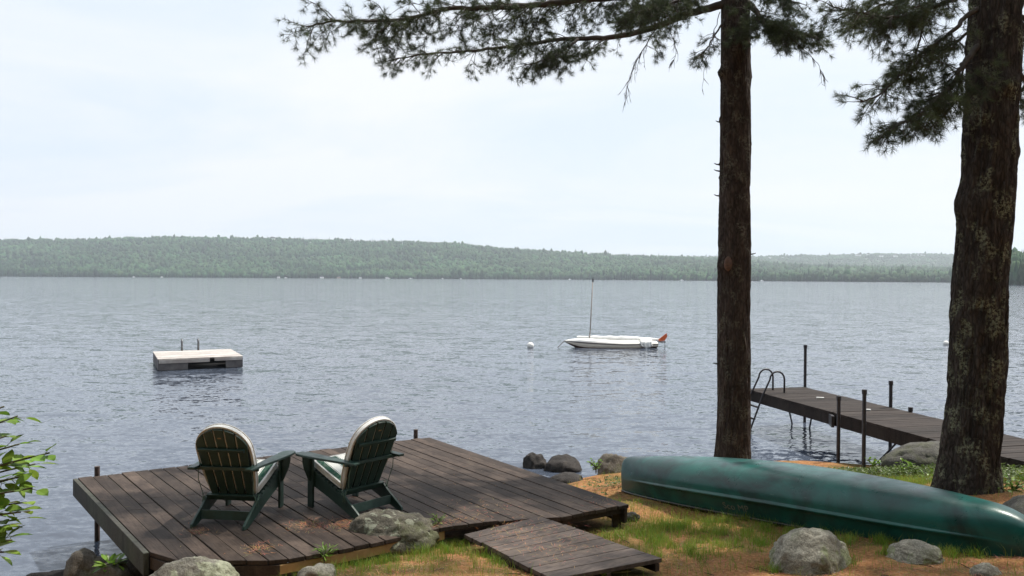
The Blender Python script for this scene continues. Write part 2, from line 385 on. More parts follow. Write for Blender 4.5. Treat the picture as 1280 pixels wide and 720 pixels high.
def gz(x, y): return float(ground_z(x, y)[0])
gx = np.concatenate([np.linspace(-60, -8, 40), np.linspace(-7.9, 11, 330), np.linspace(11.2, 60, 40)])
gy = np.concatenate([np.linspace(-42, 1.5, 40), np.linspace(1.6, 15, 240), np.linspace(15.3, 22, 8)])
GX, GY = np.meshgrid(gx, gy, indexing='ij')
GZ = ground_z(GX.ravel(), GY.ravel())
mb = MB(); mb.grid(np.stack([GX.ravel(), GY.ravel(), GZ], 1), len(gx), len(gy))
GRD = tag(mb.build('ground', M['ground'], smooth=True), kind='structure')
mb = MB(); mb.add([(-5200, -43, 0), (5200, -43, 0), (5200, 5600, 0), (-5200, 5600, 0)], [(0, 1, 2, 3)])
tag(mb.build('lake_water', M['water']), kind='structure')
# hazy air
mb = MB(); mb.box((0, 2400, 125), (9600, 5600, 254)); hz = mb.build('haze', hm); tag(hz, kind='stuff')

def ico(sub):
    b = bmesh.new(); bmesh.ops.create_icosphere(b, subdivisions=sub, radius=1)
    v = np.array([q.co[:] for q in b.verts]); f = np.array([[q.index for q in ff.verts] for ff in b.faces]); b.free(); return v, f
ICO1, ICO2, ICO3 = ico(1), ico(2), ico(3)
def forest(name, pts, hts, wid, tpl, tint, conifer, seed=0):
    v, f = tpl; n = len(pts); k = len(v); rng = np.random.default_rng(seed)
    V = np.repeat(v[None], n, 0)
    V = V * (1 + rng.uniform(-.28, .28, (n, k, 1)))
    z = (V[:, :, 2] + 1) / 2
    shp = np.where(conifer[:, None], np.clip(1.05 - z, 0.02, 1) * 0.95, 1.0)
    V[:, :, 0] *= wid[:, None] / 2 * shp; V[:, :, 1] *= wid[:, None] / 2 * shp
    V[:, :, 2] = z * hts[:, None]
    V += pts[:, None, :]
    F = (f[None] + (np.arange(n) * k)[:, None, None]).reshape(-1, 3)
    me = bpy.data.meshes.new(name); me.vertices.add(n * k); me.vertices.foreach_set('co', V.reshape(-1).astype(np.float32))
    me.loops.add(len(F) * 3); me.loops.foreach_set('vertex_index', F.reshape(-1).astype(np.int32))
    me.polygons.add(len(F)); me.polygons.foreach_set('loop_start', np.arange(0, len(F) * 3, 3, dtype=np.int32)); me.polygons.foreach_set('loop_total', np.full(len(F), 3, dtype=np.int32))
    me.update(calc_edges=True)
    at = me.attributes.new('tint', 'FLOAT_COLOR', 'POINT'); c = np.ones((n, k, 4)); c[:, :, :3] = tint[:, None, :]
    at.data.foreach_set('color', c.reshape(-1).astype(np.float32))
    me.materials.append(M['forest']); o = bpy.data.objects.new(name, me); COL.objects.link(o)
    return o
HY = lambda px: 347.5 + 0.0055 * (px - 640) * 1.0
def hill(name, px0, px1, shore, Dr, prof, tree_h, dens, seed, tpl_near, tpl_far, nearband, con=0.25, woodname='woodland', label='', w0=8.0):
    """profile prof: [(px, treetop pixel row)] seen at ridge distance Dr; shore: [(px, distance)]"""
    na, nd = 260, 26
    A = np.linspace(px0, px1, na)
    sx = np.interp(A, [s[0] for s in shore], [s[1] for s in shore])
    top = np.interp(A, [p[0] for p in prof], [p[1] for p in prof])
    zr = CAM.z + Dr * (HY(A) - top) / 1000 - tree_h * 0.9
    T = np.linspace(0, 1.6, nd)
    def height(px, t):
        z = np.interp(px, A, zr); s_ = np.clip(t, 0, 1); h = np.where(t <= 1, 0.6 * s_ + 0.4 * s_ * s_ * (3 - 2 * s_), 1 - (t - 1) * .6)
        return np.maximum(z, 2) * h
    V = []
    for i, px in enumerate(A):
        d = sx[i] + (Dr - sx[i]) * T
        x = (px - 640) / 1000 * d; q = np.stack([x * .004, d * .004, x * 0], 1)
        V.append(np.stack([x, d, height(np.full(nd, px), T) + fbm(q, 3, seed) * 3 * np.clip(T * 5, 0, 1) - 0.4 * (T == 0)], 1))
    mb = MB(); mb.grid(np.concatenate(V), na, nd); tag(mb.build(name, M['hill'], smooth=True), kind='structure')
    n = dens; px = RNG.uniform(px0, px1, n); t = RNG.uniform(0, 1, n) ** 1.15 * 1.05
    n0 = n // 12; t[:n0] = RNG.uniform(0.0, 0.012, n0)
    sd = np.interp(px, A, sx); d = sd + (Dr - sd) * t; x = (px - 640) / 1000 * d
    q = np.stack([x * .004, d * .004, x * 0], 1); z = height(px, t) + fbm(q, 3, seed) * 3 * np.clip(t * 5, 0, 1) - 0.6
    hts = tree_h * RNG.uniform(.65, 1.18, n); c = RNG.random(n) < np.clip(con + .9 * fbm(np.stack([x * .007, d * .014, x * 0], 1), 3, seed + 70) + .35 * np.exp(-t * 12), .04, .9)
    hts[c] *= 1.08; wid = np.where(c, w0 * .75, w0 * 1.15) * RNG.uniform(.75, 1.25, n)
    tn = np.ones((n, 3)) * RNG.uniform(.5, 1.45, (n, 1)) * (1 + .35 * fbm(np.stack([x * .006, d * .012, x * 0], 1), 3, seed + 40))[:, None]; tn[:, 0] *= RNG.uniform(.8, 1.25, n); hts = hts * (1 + .18 * fbm(np.stack([x * .012, d * .012, x * 0], 1), 3, seed + 44)); em = RNG.random(n) < .06; hts[em] *= RNG.uniform(1.2, 1.6, em.sum()); tn[c] *= (.62, .72, .85)
    pts = np.stack([x, d, z], 1); near = (d - sd) < nearband
    for nm, msk, tp in ((woodname, near, tpl_near), (woodname, ~near, tpl_far)):
        if msk.sum():
            o = forest(nm, pts[msk], hts[msk], wid[msk], tp, tn[msk], c[msk], seed)
            tag(o, kind='stuff')
    def hz_(px_, t_):
        sd_ = np.interp(px_, A, sx); d_ = sd_ + (Dr - sd_) * t_
        return ((px_ - 640) / 1000 * d_, d_, float(height(np.array([px_]), np.array([t_]))[0]))
    return hz_
left_prof = [(-300, 301), (0, 299), (60, 298.5), (120, 297), (200, 296), (330, 296.5), (380, 299), (440, 300), (500, 301), (560, 303), (600, 306), (660, 311), (720, 315), (760, 317), (800, 319), (860, 321), (900, 324), (1000, 331), (1200, 334), (1700, 335)]
hA = hill('hill_terrain', -300, 1700, [(-300, 1900), (700, 1900), (900, 1500), (1190, 1250), (1700, 1100)], 2900, left_prof, 14, 44000, 3, ICO2, ICO1, 90, w0=9.5)
far_prof = [(500, 325), (800, 321), (880, 320), (940, 319.5), (1020, 318.5), (1060, 317), (1130, 316.5), (1190, 318), (1260, 319), (1500, 322), (1700, 326)]
hB = hill('far_hill_terrain', 500, 1700, [(500, 3150), (1700, 3150)], 4300, far_prof, 13, 26000, 4, ICO1, ICO1, 10, woodname='far_woodland', w0=11)
near_prof = [(1225, 352), (1240, 333), (1262, 321), (1280, 319), (1340, 316), (1500, 310), (1700, 306)]
hC = hill('point_terrain', 1236, 1700, [(1236, 640), (1262, 600), (1300, 560), (1700, 500)], 780, near_prof, 15, 1500, 5, ICO3, ICO2, 60, con=.5, woodname='point_woodland', w0=7)
#PART2
# ------------------------------------------------------------------ far buildings and boats along the far shore
def cottage(loc, wx, dy_, h, wallc, label, grp, rz=0):
    r_ = empty('cottage', loc, rz, label=label, cat='house', group=grp)
    b = MB(); b.box((0, 0, h / 2 - 1), (wx, dy_, h + 2)); b.build('wall', wallc, r_)
    g = MB(); g.extrude([(-wx * .54, 0, h), (0, 0, h + wx * .28), (wx * .54, 0, h), (wx * .54, 0, h - .4), (-wx * .54, 0, h - .4)], (0, dy_ * 1.1, 0)); g.build('roof', M['roof'], r_)
    return r_
M['roof'] = simple('grey_shingles', (0.16, 0.15, 0.15), (0.10, 0.10, 0.10), 0.9, 4, 0)
M['housewhite'] = simple('white_siding', (0.80, 0.80, 0.78), (0.7, 0.7, 0.68), 0.7, 1, 0)
M['housetan'] = simple('tan_siding', (0.34, 0.27, 0.20), (0.28, 0.22, 0.17), 0.8, 1, 0)
for px, t_, wx, lab in ((340, .90, 20, 'white farmhouse high among the trees on the long left ridge'), (439, .93, 17, 'white house below the clump of tall trees on the ridge crest')):
    x, y, z = hA(px, t_); cottage((x, y, z + 10), wx, 9, 5, M['housewhite'], lab, 'houses on the far hillsides')
for px, t_, wx, lab in ((962, .80, 14, 'small white house low on the faint blue hill, nearest the thin pine'), (1073, .86, 30, 'broad pale house on the faint blue hill, the widest of its row'),
                        (1084, .90, 16, 'small white house close to the crest of the faint blue hill'), (1101, .80, 22, 'white house lowest on the slope of the faint blue hill'),
                        (1119, .80, 20, 'grey white house lower right on the faint blue hill'), (1150, .88, 26, 'pale house near the crest of the blue hill, nearest the thick pine')):
    x, y, z = hB(px, t_); cottage((x, y, z + 9), wx, 10, 5.5, M['housewhite'], lab, 'houses on the far hillsides')
for px, wx, mt, lab in ((349, 9, 'housewhite', 'tiny white cottage at the water below the hillside farmhouse'), (403, 13, 'housewhite', 'pale cottage on the far shore, left of a tan one'),
                        (424, 12, 'housetan', 'tan cottage on the far shore between two white ones'), (451, 9, 'housewhite', 'small pale cottage on the far shore, right of the tan one'), (484, 10, 'housewhite', 'last white cottage of the far shore row, beside a moored boat')):
    x, y, z = hA(px, 0.0); cottage((x, y - 6, 0.6), wx * .62, 6, 3.0, M[mt], lab, 'cottages on the far shore')
def motorboat(px, ln, label, pal='housewhite', py=None):
    y = float(np.interp(px, [-300, 700, 900, 1190, 1700], [1900, 1900, 1500, 1250, 1100])) - 22
    r_ = empty('motorboat', ((px - 640) / 1000 * y, y, 0), 0, label=label, cat='boat', group='boats moored along the far shore')
    b = MB(); h = ln / 2
    b.add([(-h, 0, 1.1), (-h * .6, -1.1, .95), (h, -1.1, .8), (h, 1.1, .8), (-h * .6, 1.1, .95), (-h * .8, 0, -.1), (-h * .5, -.9, -.1), (h, -.9, -.1), (h, .9, -.1), (-h * .5, .9, -.1)],
          [(0, 1, 2, 3, 4), (9, 8, 7, 6, 5), (0, 5, 6, 1), (1, 6, 7, 2), (2, 7, 8, 3), (3, 8, 9, 4), (4, 9, 5, 0)]); b.build('hull', M[pal], r_)
    c = MB(); c.box((0, 0, 1.5), (ln * .35, 1.7, 1.3)); c.build('cabin', M[pal], r_)
for px, ln, lab in ((167, 6, 'tiny white boat on the far shore, leftmost of the moored boats'), (202, 7, 'white boat on the far shore below the middle of the left ridge'), (357, 8, 'long white boat by the cottage below the farmhouse'),
                    (486, 7, 'white boat tied beside the last far shore cottage'), (513, 9, 'long bright boat alone between two groups of moored boats'), (553, 6, 'small white boat on the far shore above the open lake, left of a pair'),
                    (576, 6, 'small white boat on the far shore, first right of the lone small one'), (712, 8, 'white boat just left of the mast tip of the moored sailboat'), (852, 8, 'white boat on the shore left of the thin pine trunk'),
                    (952, 7, 'white boat on the shore just right of the thin pine trunk')):
    motorboat(px, ln, lab)

# ------------------------------------------------------------------ main deck
DZ = 0.78
A_ = P(97, 597.5, DZ); B_ = P(537, 546.5, DZ); C_ = P(786, 630, DZ); E_ = P(187, 690, DZ)
U = (C_ - B_).xy.normalized(); Vv = Vector((-U.y, U.x))                 # U: board direction toward shore, Vv: across toward the right
if Vv.dot((B_ - A_).xy) < 0: Vv = -Vv
O2 = B_.xy
def duv(p): q = Vector(p[:2]) - O2; return q.dot(U), q.dot(Vv)
def dxy(u, v): return O2 + U * u + Vv * v
near_px = [(187, 690), (215, 702), (350, 700.5), (455, 681), (556, 658.5), (610, 652.5), (680, 647), (692, 648), (786, 630)]
vA = duv(A_)[1]; uA = duv(A_)[0]
deck = empty('boat_deck', (float(dxy(2, -2).x), float(dxy(2, -2).y), DZ), 0, label='low dark stained wooden deck carrying two green chairs at the water', cat='deck')
do = np.array(deck.location)
npoly = [P(a, b, DZ).xy for a, b in near_px]
aU = math.atan2(U.x, -U.y); aL = math.atan2((E_ - A_).x, -(E_ - A_).y)          # the boards fan very slightly
def seam(k):
    b = A_.xy.lerp(B_.xy, k); a = aL + (aU - aL) * k; d = Vector((math.sin(a), -math.cos(a))); best = None
    for p, q in zip(npoly[:-1], npoly[1:]):
        e_ = q - p; den = d.x * e_.y - d.y * e_.x
        if abs(den) < 1e-9: continue
        w_ = p - b; t = (w_.x * e_.y - w_.y * e_.x) / den; r_ = (w_.x * d.y - w_.y * d.x) / den
        if -0.02 <= r_ <= 1.02 and t > 0 and (best is None or t > best): best = t
    if best is None: best = (npoly[-1] - b).length if k > .5 else (npoly[0] - b).length
    return b, b + d * best
mb = MB(); tt = []; nB_ = round((B_ - A_).length / .152); screws = MB()
for k in range(nB_):
    g_ = .0045 / (B_ - A_).length * random.uniform(.6, 1.5); k0, k1 = k / nB_ + g_, (k + 1) / nB_ - g_
    b0, n0 = seam(k0); b1, n1 = seam(k1); j = random.uniform(-.012, .012); dz = random.uniform(-.004, .004); dr = (n0 - b0).normalized() * j
    L0 = (n0 - b0).length; cuts = [0, 1] if L0 < 2.2 else [0, random.uniform(.35, .65), 1]
    for c0, c1_ in zip(cuts[:-1], cuts[1:]):
        e0_ = .0 if c0 == 0 else .0012; pp = [b0.lerp(n0, c0 + e0_) + dr, b1.lerp(n1, c0 + e0_) + dr, b1.lerp(n1, c1_) + dr, b0.lerp(n0, c1_) + dr]
        mb.prism([(p.x, p.y) for p in pp], DZ - .038 + dz, DZ + dz); tt.append(random.uniform(.62, 1.25))
        for f_ in (.02, .98):
            for q_ in (.25, .75):
                p = pp[0].lerp(pp[1], q_).lerp(pp[3].lerp(pp[2], q_), f_ if (pp[3] - pp[0]).length > .5 else .5)
                screws.tube([(p.x, p.y, DZ + dz - .002), (p.x, p.y, DZ + dz + .0015)], .0045, 6)
pl = mb.build('planks', M['deck'], deck, do, bevel=0.004)
tint_faces(pl, lambda n: np.repeat(tt, 8))
sc_ = screws.build('screw_heads', M['post'], deck, do); sc_['kind'] = 'stuff'
DCEN = (A_.xy + B_.xy + C_.xy + E_.xy) / 4
def skirt(pts, h, th, inset, ztop):
    mb = MB()
    for p, q in zip(pts[:-1], pts[1:]):
        d = Vector((q[0] - p[0], q[1] - p[1])); n = Vector((-d.y, d.x)).normalized() * abs(inset)
        if n.dot((Vector(p[:2]) + Vector(q[:2])) / 2 - DCEN) < 0: n = -n
        if inset < 0: n = -n
        a = Vector(p[:2]) + n; b = Vector(q[:2]) + n
        mb.prism([(a.x, a.y), (b.x, b.y), (b.x + n.x / abs(inset) * th, b.y + n.y / abs(inset) * th), (a.x + n.x / abs(inset) * th, a.y + n.y / abs(inset) * th)], ztop - h, ztop)
    return mb
white1 = lambda n: np.ones(n)
s1 = skirt([E_, A_], .195, .045, .004, DZ - .002).build('edge_board', M['fascia'], deck, do, bevel=.004); tint_faces(s1, white1)
s2 = skirt([A_, B_, C_], .15, .04, -.02, DZ - .042).build('rim_joist', M['deck'], deck, do); tint_faces(s2, white1)
npts = [P(a, b, DZ) for a, b in near_px]
s3 = skirt([npts[4], npts[3], npts[2]], .075, .03, -.004, DZ - .044).build('bare_edge_board', M['newwood'], deck, do); s3['label'] = 'bare yellow pine edge board facing the bank'
s5 = skirt([npts[2], npts[1], npts[0]], .10, .03, -.004, DZ - .044).build('rim_joist', M['deck'], deck, do); tint_faces(s5, white1)
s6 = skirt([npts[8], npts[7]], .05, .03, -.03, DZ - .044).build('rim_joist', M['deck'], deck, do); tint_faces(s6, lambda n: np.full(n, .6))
mb = MB()                                                            # joists under the boards
for f_ in (.06, .22, .38, .54, .70, .86):
    mb = MB()
    for k in range(0, 12):
        (b0, n0), (b1, n1) = seam(.015 + k / 12.4), seam(.015 + (k + 1) / 12.4)
        p, q = b0.lerp(n0, f_), b1.lerp(n1, f_); e_ = (q - p).normalized(); n = Vector((-e_.y, e_.x)) * .022; p = p - e_ * .004; q = q - e_ * .008
        mb.prism([(p.x - n.x, p.y - n.y), (q.x - n.x, q.y - n.y), (q.x + n.x, q.y + n.y), (p.x + n.x, p.y + n.y)], DZ - .19, DZ - .044)
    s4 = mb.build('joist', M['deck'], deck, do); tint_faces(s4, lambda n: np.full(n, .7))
def post(px, py_top, base_py, rad, par, orig, mat, zb=-.6, cap=False):
    b = P(px, base_py, 0); ht = PD(px, py_top, b.y).z
    mb = MB(); mb.tube([(b.x, b.y, zb), (b.x, b.y, ht)], rad, 12)
    if cap: mb.tube([(b.x, b.y, ht - .05), (b.x, b.y, ht + .012)], [rad * 1.35] * 2, 12)
    return mb.build('post', mat, par, orig)
post(121.5, 583, 676, .030, deck, do, M['post'])
bp = P(519, 548, DZ); 
mb = MB(); mb.tube([(bp.x, bp.y + .06, -.7), (bp.x, bp.y + .06, DZ + .12)], .032, 12); mb.build('post', M['post'], deck, do)
for a, b in ((250, 697), (430, 684), (775, 631.5), (197, 692)):
    q = P(a, b, DZ); mb = MB(); mb.box((q.x - .02, q.y + .12, DZ / 2 - .03), (.09, .09, DZ - .05)); o_ = mb.build('post', M['deck'], deck, do); tint_faces(o_, white1)

# boarding ramp panel on the bank
rp = [P(581, 667.5, .765), P(676, 645, .822), P(827, 698, .845), P(690, 724, .86)]
c_ = sum(rp, Vector()) / 4
ramp = empty('boarding_panel', c_, 0, label='weathered plywood like walkway panel lying on the grass beside the deck', cat='walkway')
mb = MB(); tt = []; nb = 9
far0, far1, nr1, nr0 = rp
for k in range(nb):
    a, b = (k + .025) / nb, (k + .975) / nb
    q = [far0.lerp(nr0, a), far1.lerp(nr1, a), far1.lerp(nr1, b), far0.lerp(nr0, b)]
    j = random.uniform(-.01, .01); ex = (nr1 - nr0).normalized() * j
    q = [p + ex for p in q]
    mb.add([tuple(p) for p in q] + [tuple(p - Vector((0, 0, .035))) for p in q], [(0, 1, 2, 3), (7, 6, 5, 4), (0, 4, 5, 1), (1, 5, 6, 2), (2, 6, 7, 3), (3, 7, 4, 0)]); tt.append(random.uniform(.82, 1.25))
M['panel'] = boards_mat('worn_panel_boards', (0.060, 0.046, 0.040), (0.095, 0.074, 0.064), (0.165, 0.125, 0.098), R(40), .85)
o_ = mb.build('planks', M['panel'], ramp, c_, bevel=.003); tint_faces(o_, lambda n: np.repeat(tt, 8))
mb = MB()
for t_ in (.04, .5, .96):
    p, q = far0.lerp(far1, t_), nr0.lerp(nr1, t_); p = p.lerp(q, .25); n = (far1 - far0).normalized() * .02
    lo, hi = Vector((0, 0, -.10)), Vector((0, 0, -.038))
    mb.add([tuple(p - n + lo), tuple(p + n + lo), tuple(q + n + lo), tuple(q - n + lo), tuple(p - n + hi), tuple(p + n + hi), tuple(q + n + hi), tuple(q - n + hi)],
           [(3, 2, 1, 0), (4, 5, 6, 7), (0, 1, 5, 4), (1, 2, 6, 5), (2, 3, 7, 6), (3, 0, 4, 7)])
o_ = mb.build('battens', M['deck'], ramp, c_); tint_faces(o_, white1)

# ------------------------------------------------------------------ adirondack chairs
def paint_mat(name, c, rough=.42):
    t = MT(name, rough, .5); n = t.noise(t.coords(), 14, 6, .7); g = t.noise(t.coords((3, 3, 30)), 5, 4)
    col = t.ramp(n.outputs[0], [(0.35, c), (0.75, tuple(q * 1.7 + .01 for q in c))])
    t.col(col); t.bump(g.outputs[0], .25, .004); t.link(t.ramp(n.outputs[0], [(0.3, rough - .1), (0.7, rough + .2)]), t.b.inputs['Roughness']); return t.m
M['green'] = paint_mat('dark_green_paint', (0.011, 0.031, 0.024))
def stripe_mat():
    t = MT('striped_canvas', .85, .2); sp = t.node('ShaderNodeSeparateXYZ'); t.link(t.tc.outputs['Object'], sp.inputs[0])
    x = t.math('MULTIPLY', sp.outputs[0], 1 / .19); x = t.math('ADD', x, 10.5); x = t.math('FRACT', x)
    d = t.math('ABSOLUTE', t.math('SUBTRACT', x, .5))
    col = t.ramp(d, [(0.0, (.012, .07, .045)), (0.165, (.012, .07, .045)), (0.17, (.78, .77, .72)), (0.205, (.78, .77, .72)), (0.21, (.012, .07, .045)), (.235, (.012, .07, .045)), (.24, (.78, .77, .72)), (1, (.78, .77, .72))])
    t.nt.nodes[-1]; n = t.noise(t.coords(), 30, 5); col = t.mix(t.ramp(n.outputs[0], [(.4, 0), (.8, .3)]), col, (.4, .38, .33))
    for nd_ in t.nt.nodes:
        if nd_.type == 'VALTORGB' and len(nd_.color_ramp.elements) == 8: nd_.color_ramp.interpolation = 'CONSTANT'
    t.col(col); t.bump(n.outputs[0], .3, .006); return t.m
M['stripe'] = stripe_mat()
M['canvas'] = simple('white_canvas', (.80, .80, .78), (.68, .67, .65), .85, 18, .3)
M['strap'] = simple('green_cotton_tie', (.12, .19, .15), (.07, .12, .09), .9, 40, .2)
M['plate'] = simple('brass_label', (.30, .20, .10), (.2, .13, .07), .5, 40, 0)
def make_chair(loc, rz, label):
    r_ = empty('adirondack_chair', loc, rz, label=label, cat='chair', group='green chairs on the deck')
    g = M['green']; HW = .255
    # runners: side boards from the front down to the rear foot
    for s in (-1, 1):
        pr = [(.70, .21), (.78, .24), (.78, .36), (.70, .365), (.30, .215), (.245, .235), (.16, .165), (.03, .085), (-.045, .035), (-.055, .0), (.03, 0.0), (.20, .055), (.42, .13)]
        mb = MB(); mb.extrude([(s * HW, y, z) for y, z in pr], (.024, 0, 0)); mb.build('side_rail', g, r_, bevel=.004)
        mb = MB(); mb.box((s * (HW + .026), .735, .265), (.024, .088, .53)); mb.build('front_leg', g, r_, bevel=.004)
        # shaped bracket under the arm, outside of the leg
        mb = MB(); mb.extrude([(s * (HW + .038 + a), .735, z) for a, z in ((0, .53), (.088, .53), (.086, .47), (.070, .40), (.040, .33), (.018, .28), (0, .26))], (0, .024, 0)); mb.build('arm_bracket', g, r_, bevel=.004)
        # arm: paddle shape, wider in front
        arm = [(.035, -.005), (.045, .80), (.075, .865), (.15, .875), (.185, .84), (.19, .70), (.165, .45), (.125, .18), (.11, .02), (.105, -.01)]
        pts = [(s * (HW - .045 + a), b, .545 - .012 * b) for a, b in arm]
        mb = MB(); mb.extrude([(p[0], p[1], p[2]) for p in pts], (0, 0, .024)); mb.build('arm', g, r_, bevel=.005)
    # seat slats
    mb = MB()
    for k in range(8):
        y = .735 - k * .062; z = .372 - (.735 - y) * .33
        mb.box((0, y, z), (.53, .052, .020), Matrix.Rotation(.33, 3, 'X'))
    mb.build('seat', g, r_, bevel=.003)
    mb = MB(); mb.box((0, .785, .30), (.534, .022, .12)); mb.build('front_apron', g, r_, bevel=.003)
    mb = MB(); mb.box((0, .115, .085), (.486, .022, .085), Matrix.Rotation(-.15, 3, 'X')); mb.build('rear_stretcher', g, r_, bevel=.003)
    # reclined back: plane y = y0 - t*sin, z = z0 + t*cos
    rec = R(24); Y0, Z0 = .285, .20
    def bk(x, t, off=0.0):   # off > 0: toward the sitter (forward)
        return Vector((x, Y0 - t * math.sin(rec) + off * math.cos(rec), Z0 + t * math.cos(rec) + off * math.sin(rec)))
    RT = .79; ns = 5; wtop, wbot = .104, .086
    for k in range(ns):
        i = k - 2; mb = MB()
        def X(t, e): wv = wbot + (wtop - wbot) * min(t / .62, 1); return (i + e) * wv + (.0085 if e < 0 else -.0085)
        def top(x): return RT - .265 + .265 * math.sqrt(max(0, 1 - (abs(x) / .272) ** 2)) if abs(x) < .272 else RT - .265
        pts = [(X(0, -.5), 0), (X(0, .5), 0), (X(.62, .5), top(X(.62, .5)))]
        nx = 5
        for j in range(1, nx): x = X(.62, .5) + (X(.62, -.5) - X(.62, .5)) * j / nx; pts.append((x, top(x)))
        pts.append((X(.62, -.5), top(X(.62, -.5))))
        # rounded slat tips
        n_ = len(pts); V = [tuple(bk(x, t, -.009)) for x, t in pts] + [tuple(bk(x, t, .009)) for x, t in pts]
        mb.add(V, [tuple(range(n_)), tuple(range(n_, 2 * n_))[::-1]] + [(q, n_ + q, n_ + (q + 1) % n_, (q + 1) % n_) for q in range(n_)])
        mb.build('back_slat', g, r_, bevel=.003)
    Rm = Matrix.Rotation(rec, 3, 'X')
    for t, wdt, hh in ((.035, .50, .055), (.37, .60, .035), (.575, .455, .030)):
        c = bk(0, t, -.027); mb = MB()
        if wdt > .55: c.z = .528; c.y = bk(0, .36, -.034).y; mb.box(c, (.66, .035, .032))
        else: mb.box(c, (wdt, .030, hh), Rm)
        mb.build('back_brace', g, r_, bevel=.003)
    c = bk(0, .70, -.012); mb = MB(); mb.box(c, (.035, .004, .012), Rm); mb.build('maker_plate', M['plate'], r_)
    # back cushion, rounded top, wider than the slats
    def cush(outline, thick, off, name, parent, frame, seam=True):
        bm = bmesh.new(); n = len(outline); rings = []
        prof = [(-.5, .93), (-.42, .985), (-.2, 1.0), (.2, 1.0), (.42, .985), (.5, .93)]
        cx = sum(p[0] for p in outline) / n; cy = sum(p[1] for p in outline) / n
        mb = MB(); V = []
        for q, sc in prof:
            V += [tuple(frame(cx + (x - cx) * sc, cy + (y - cy) * sc, off + q * thick)) for x, y in outline]
        F = [(a * n + b, a * n + (b + 1) % n, (a + 1) * n + (b + 1) % n, (a + 1) * n + b) for a in range(len(prof) - 1) for b in range(n)]
        for base, sg in ((0, -1), ((len(prof) - 1) * n, 1)):   # puffed faces: inner rings
            prev = base
            for sc, puff in ((.80, .10), (.5, .16), (.2, .18)):
                st = len(V); V += [tuple(frame(cx + (x - cx) * .93 * sc, cy + (y - cy) * .93 * sc, off + sg * (.5 + puff) * thick)) for x, y in outline]
                F += [(prev + b, prev + (b + 1) % n, st + (b + 1) % n, st + b) for b in range(n)]; prev = st
            F.append(tuple(prev + b for b in range(n)))
        mb.add(V, F); bm.free()
        c = mb.build(name, M['stripe'], parent, smooth=True); c.data.materials.append(M['canvas'])
        npl = (len(prof) - 1) * n + (len(c.data.polygons) - (len(prof) - 1) * n) // 2
        for q_ in range(npl): c.data.polygons[q_].material_index = 1
        mb = MB()
        for q in (-.44, .44):
            mb.tube([frame(x, y, off + q * thick) for x, y in outline + outline[:1]], .0055, 6, cap=False)
        mb.build('piping', M['canvas'], c, smooth=True); return c
    ol = [(-.215, .02), (.215, .02)] + [(.27 * math.cos(a) * (1 + .0 * a), .54 + .275 * math.sin(a)) for a in np.linspace(-.05, math.pi + .05, 26)]
    ol = [(-.22, .03), (.0, .02), (.22, .03), (.25, .2), (.272, .4)] + [(.272 * math.cos(a), .54 + .268 * math.sin(a)) for a in np.linspace(0, math.pi, 24)] + [(-.272, .4), (-.25, .2)]
    cush(ol, .055, .042, 'back_cushion', r_, lambda x, y, o: bk(x, y, o))
    sa = .33
    def fr(x, y, o): return Vector((x, .30 + y * math.cos(sa) - o * math.sin(sa), .232 + y * math.sin(sa) + o * math.cos(sa)))
    so_ = [(-.235, .02), (.235, .02), (.24, .25), (.235, .49), (.22, .515), (-.22, .515), (-.235, .49), (-.24, .25)]
    cush(so_, .055, .045, 'seat_cushion', r_, fr)
    # cushion ties knotted on the back brace and the rail
    def tie(pts): mb = MB(); mb.tube(pts, .004, 5); mb.build('cushion_tie', M['strap'], r_, smooth=True)
    for s in (-1, 1):
        a = Vector((s * .262, bk(0, .37, -.04).y, .51)); e1 = Vector((s * .262, .20, .20))
        tie([a + Vector((0, .02, .06)), a, a.lerp(e1, .3) + Vector((s * .012, -.01, 0)), a.lerp(e1, .7) + Vector((-s * .008, -.015, 0)), e1, e1 + Vector((.015 * s, -.02, -.06))])
        k = Vector((s * .262, .235, .225))
        tie([k + Vector((.0, .03, .02)), k + Vector((s * .02, -.012, .03)), k + Vector((s * .012, -.03, -.01)), k + Vector((s * .02, -.03, -.08))])
        tie([k + Vector((-.0, .03, .0)), k + Vector((s * .015, -.012, -.02)), k + Vector((-s * .01, -.03, .02)), k + Vector((s * .002, -.04, -.06))])
    return r_
cl = (P(240, 660, DZ) + P(305, 664, DZ)) / 2
ch = make_chair(Vector((cl.x, cl.y + .045, DZ + .002)), R(-7), 'green slatted chair facing the lake, the left chair nearer the deck edge, back toward us')
cr_ = (P(452, 652, DZ) + P(502, 638.5, DZ)) / 2
ch2 = ch.copy(); COL.objects.link(ch2)
for c in list(ch.children):
    d_ = c.copy(); COL.objects.link(d_); d_.parent = ch2
    for g_ in c.children:
        e_ = g_.copy(); COL.objects.link(e_); e_.parent = d_
rz2 = R(49); f2 = Vector((-math.sin(rz2), math.cos(rz2)))
ch2.location = (cr_.x + f2.x * .045, cr_.y + f2.y * .045, DZ + .002); ch2.rotation_euler = (0, 0, rz2)
ch2['label'] = 'green slatted chair turned toward its neighbour, striped seat cushion showing, behind the boulder'

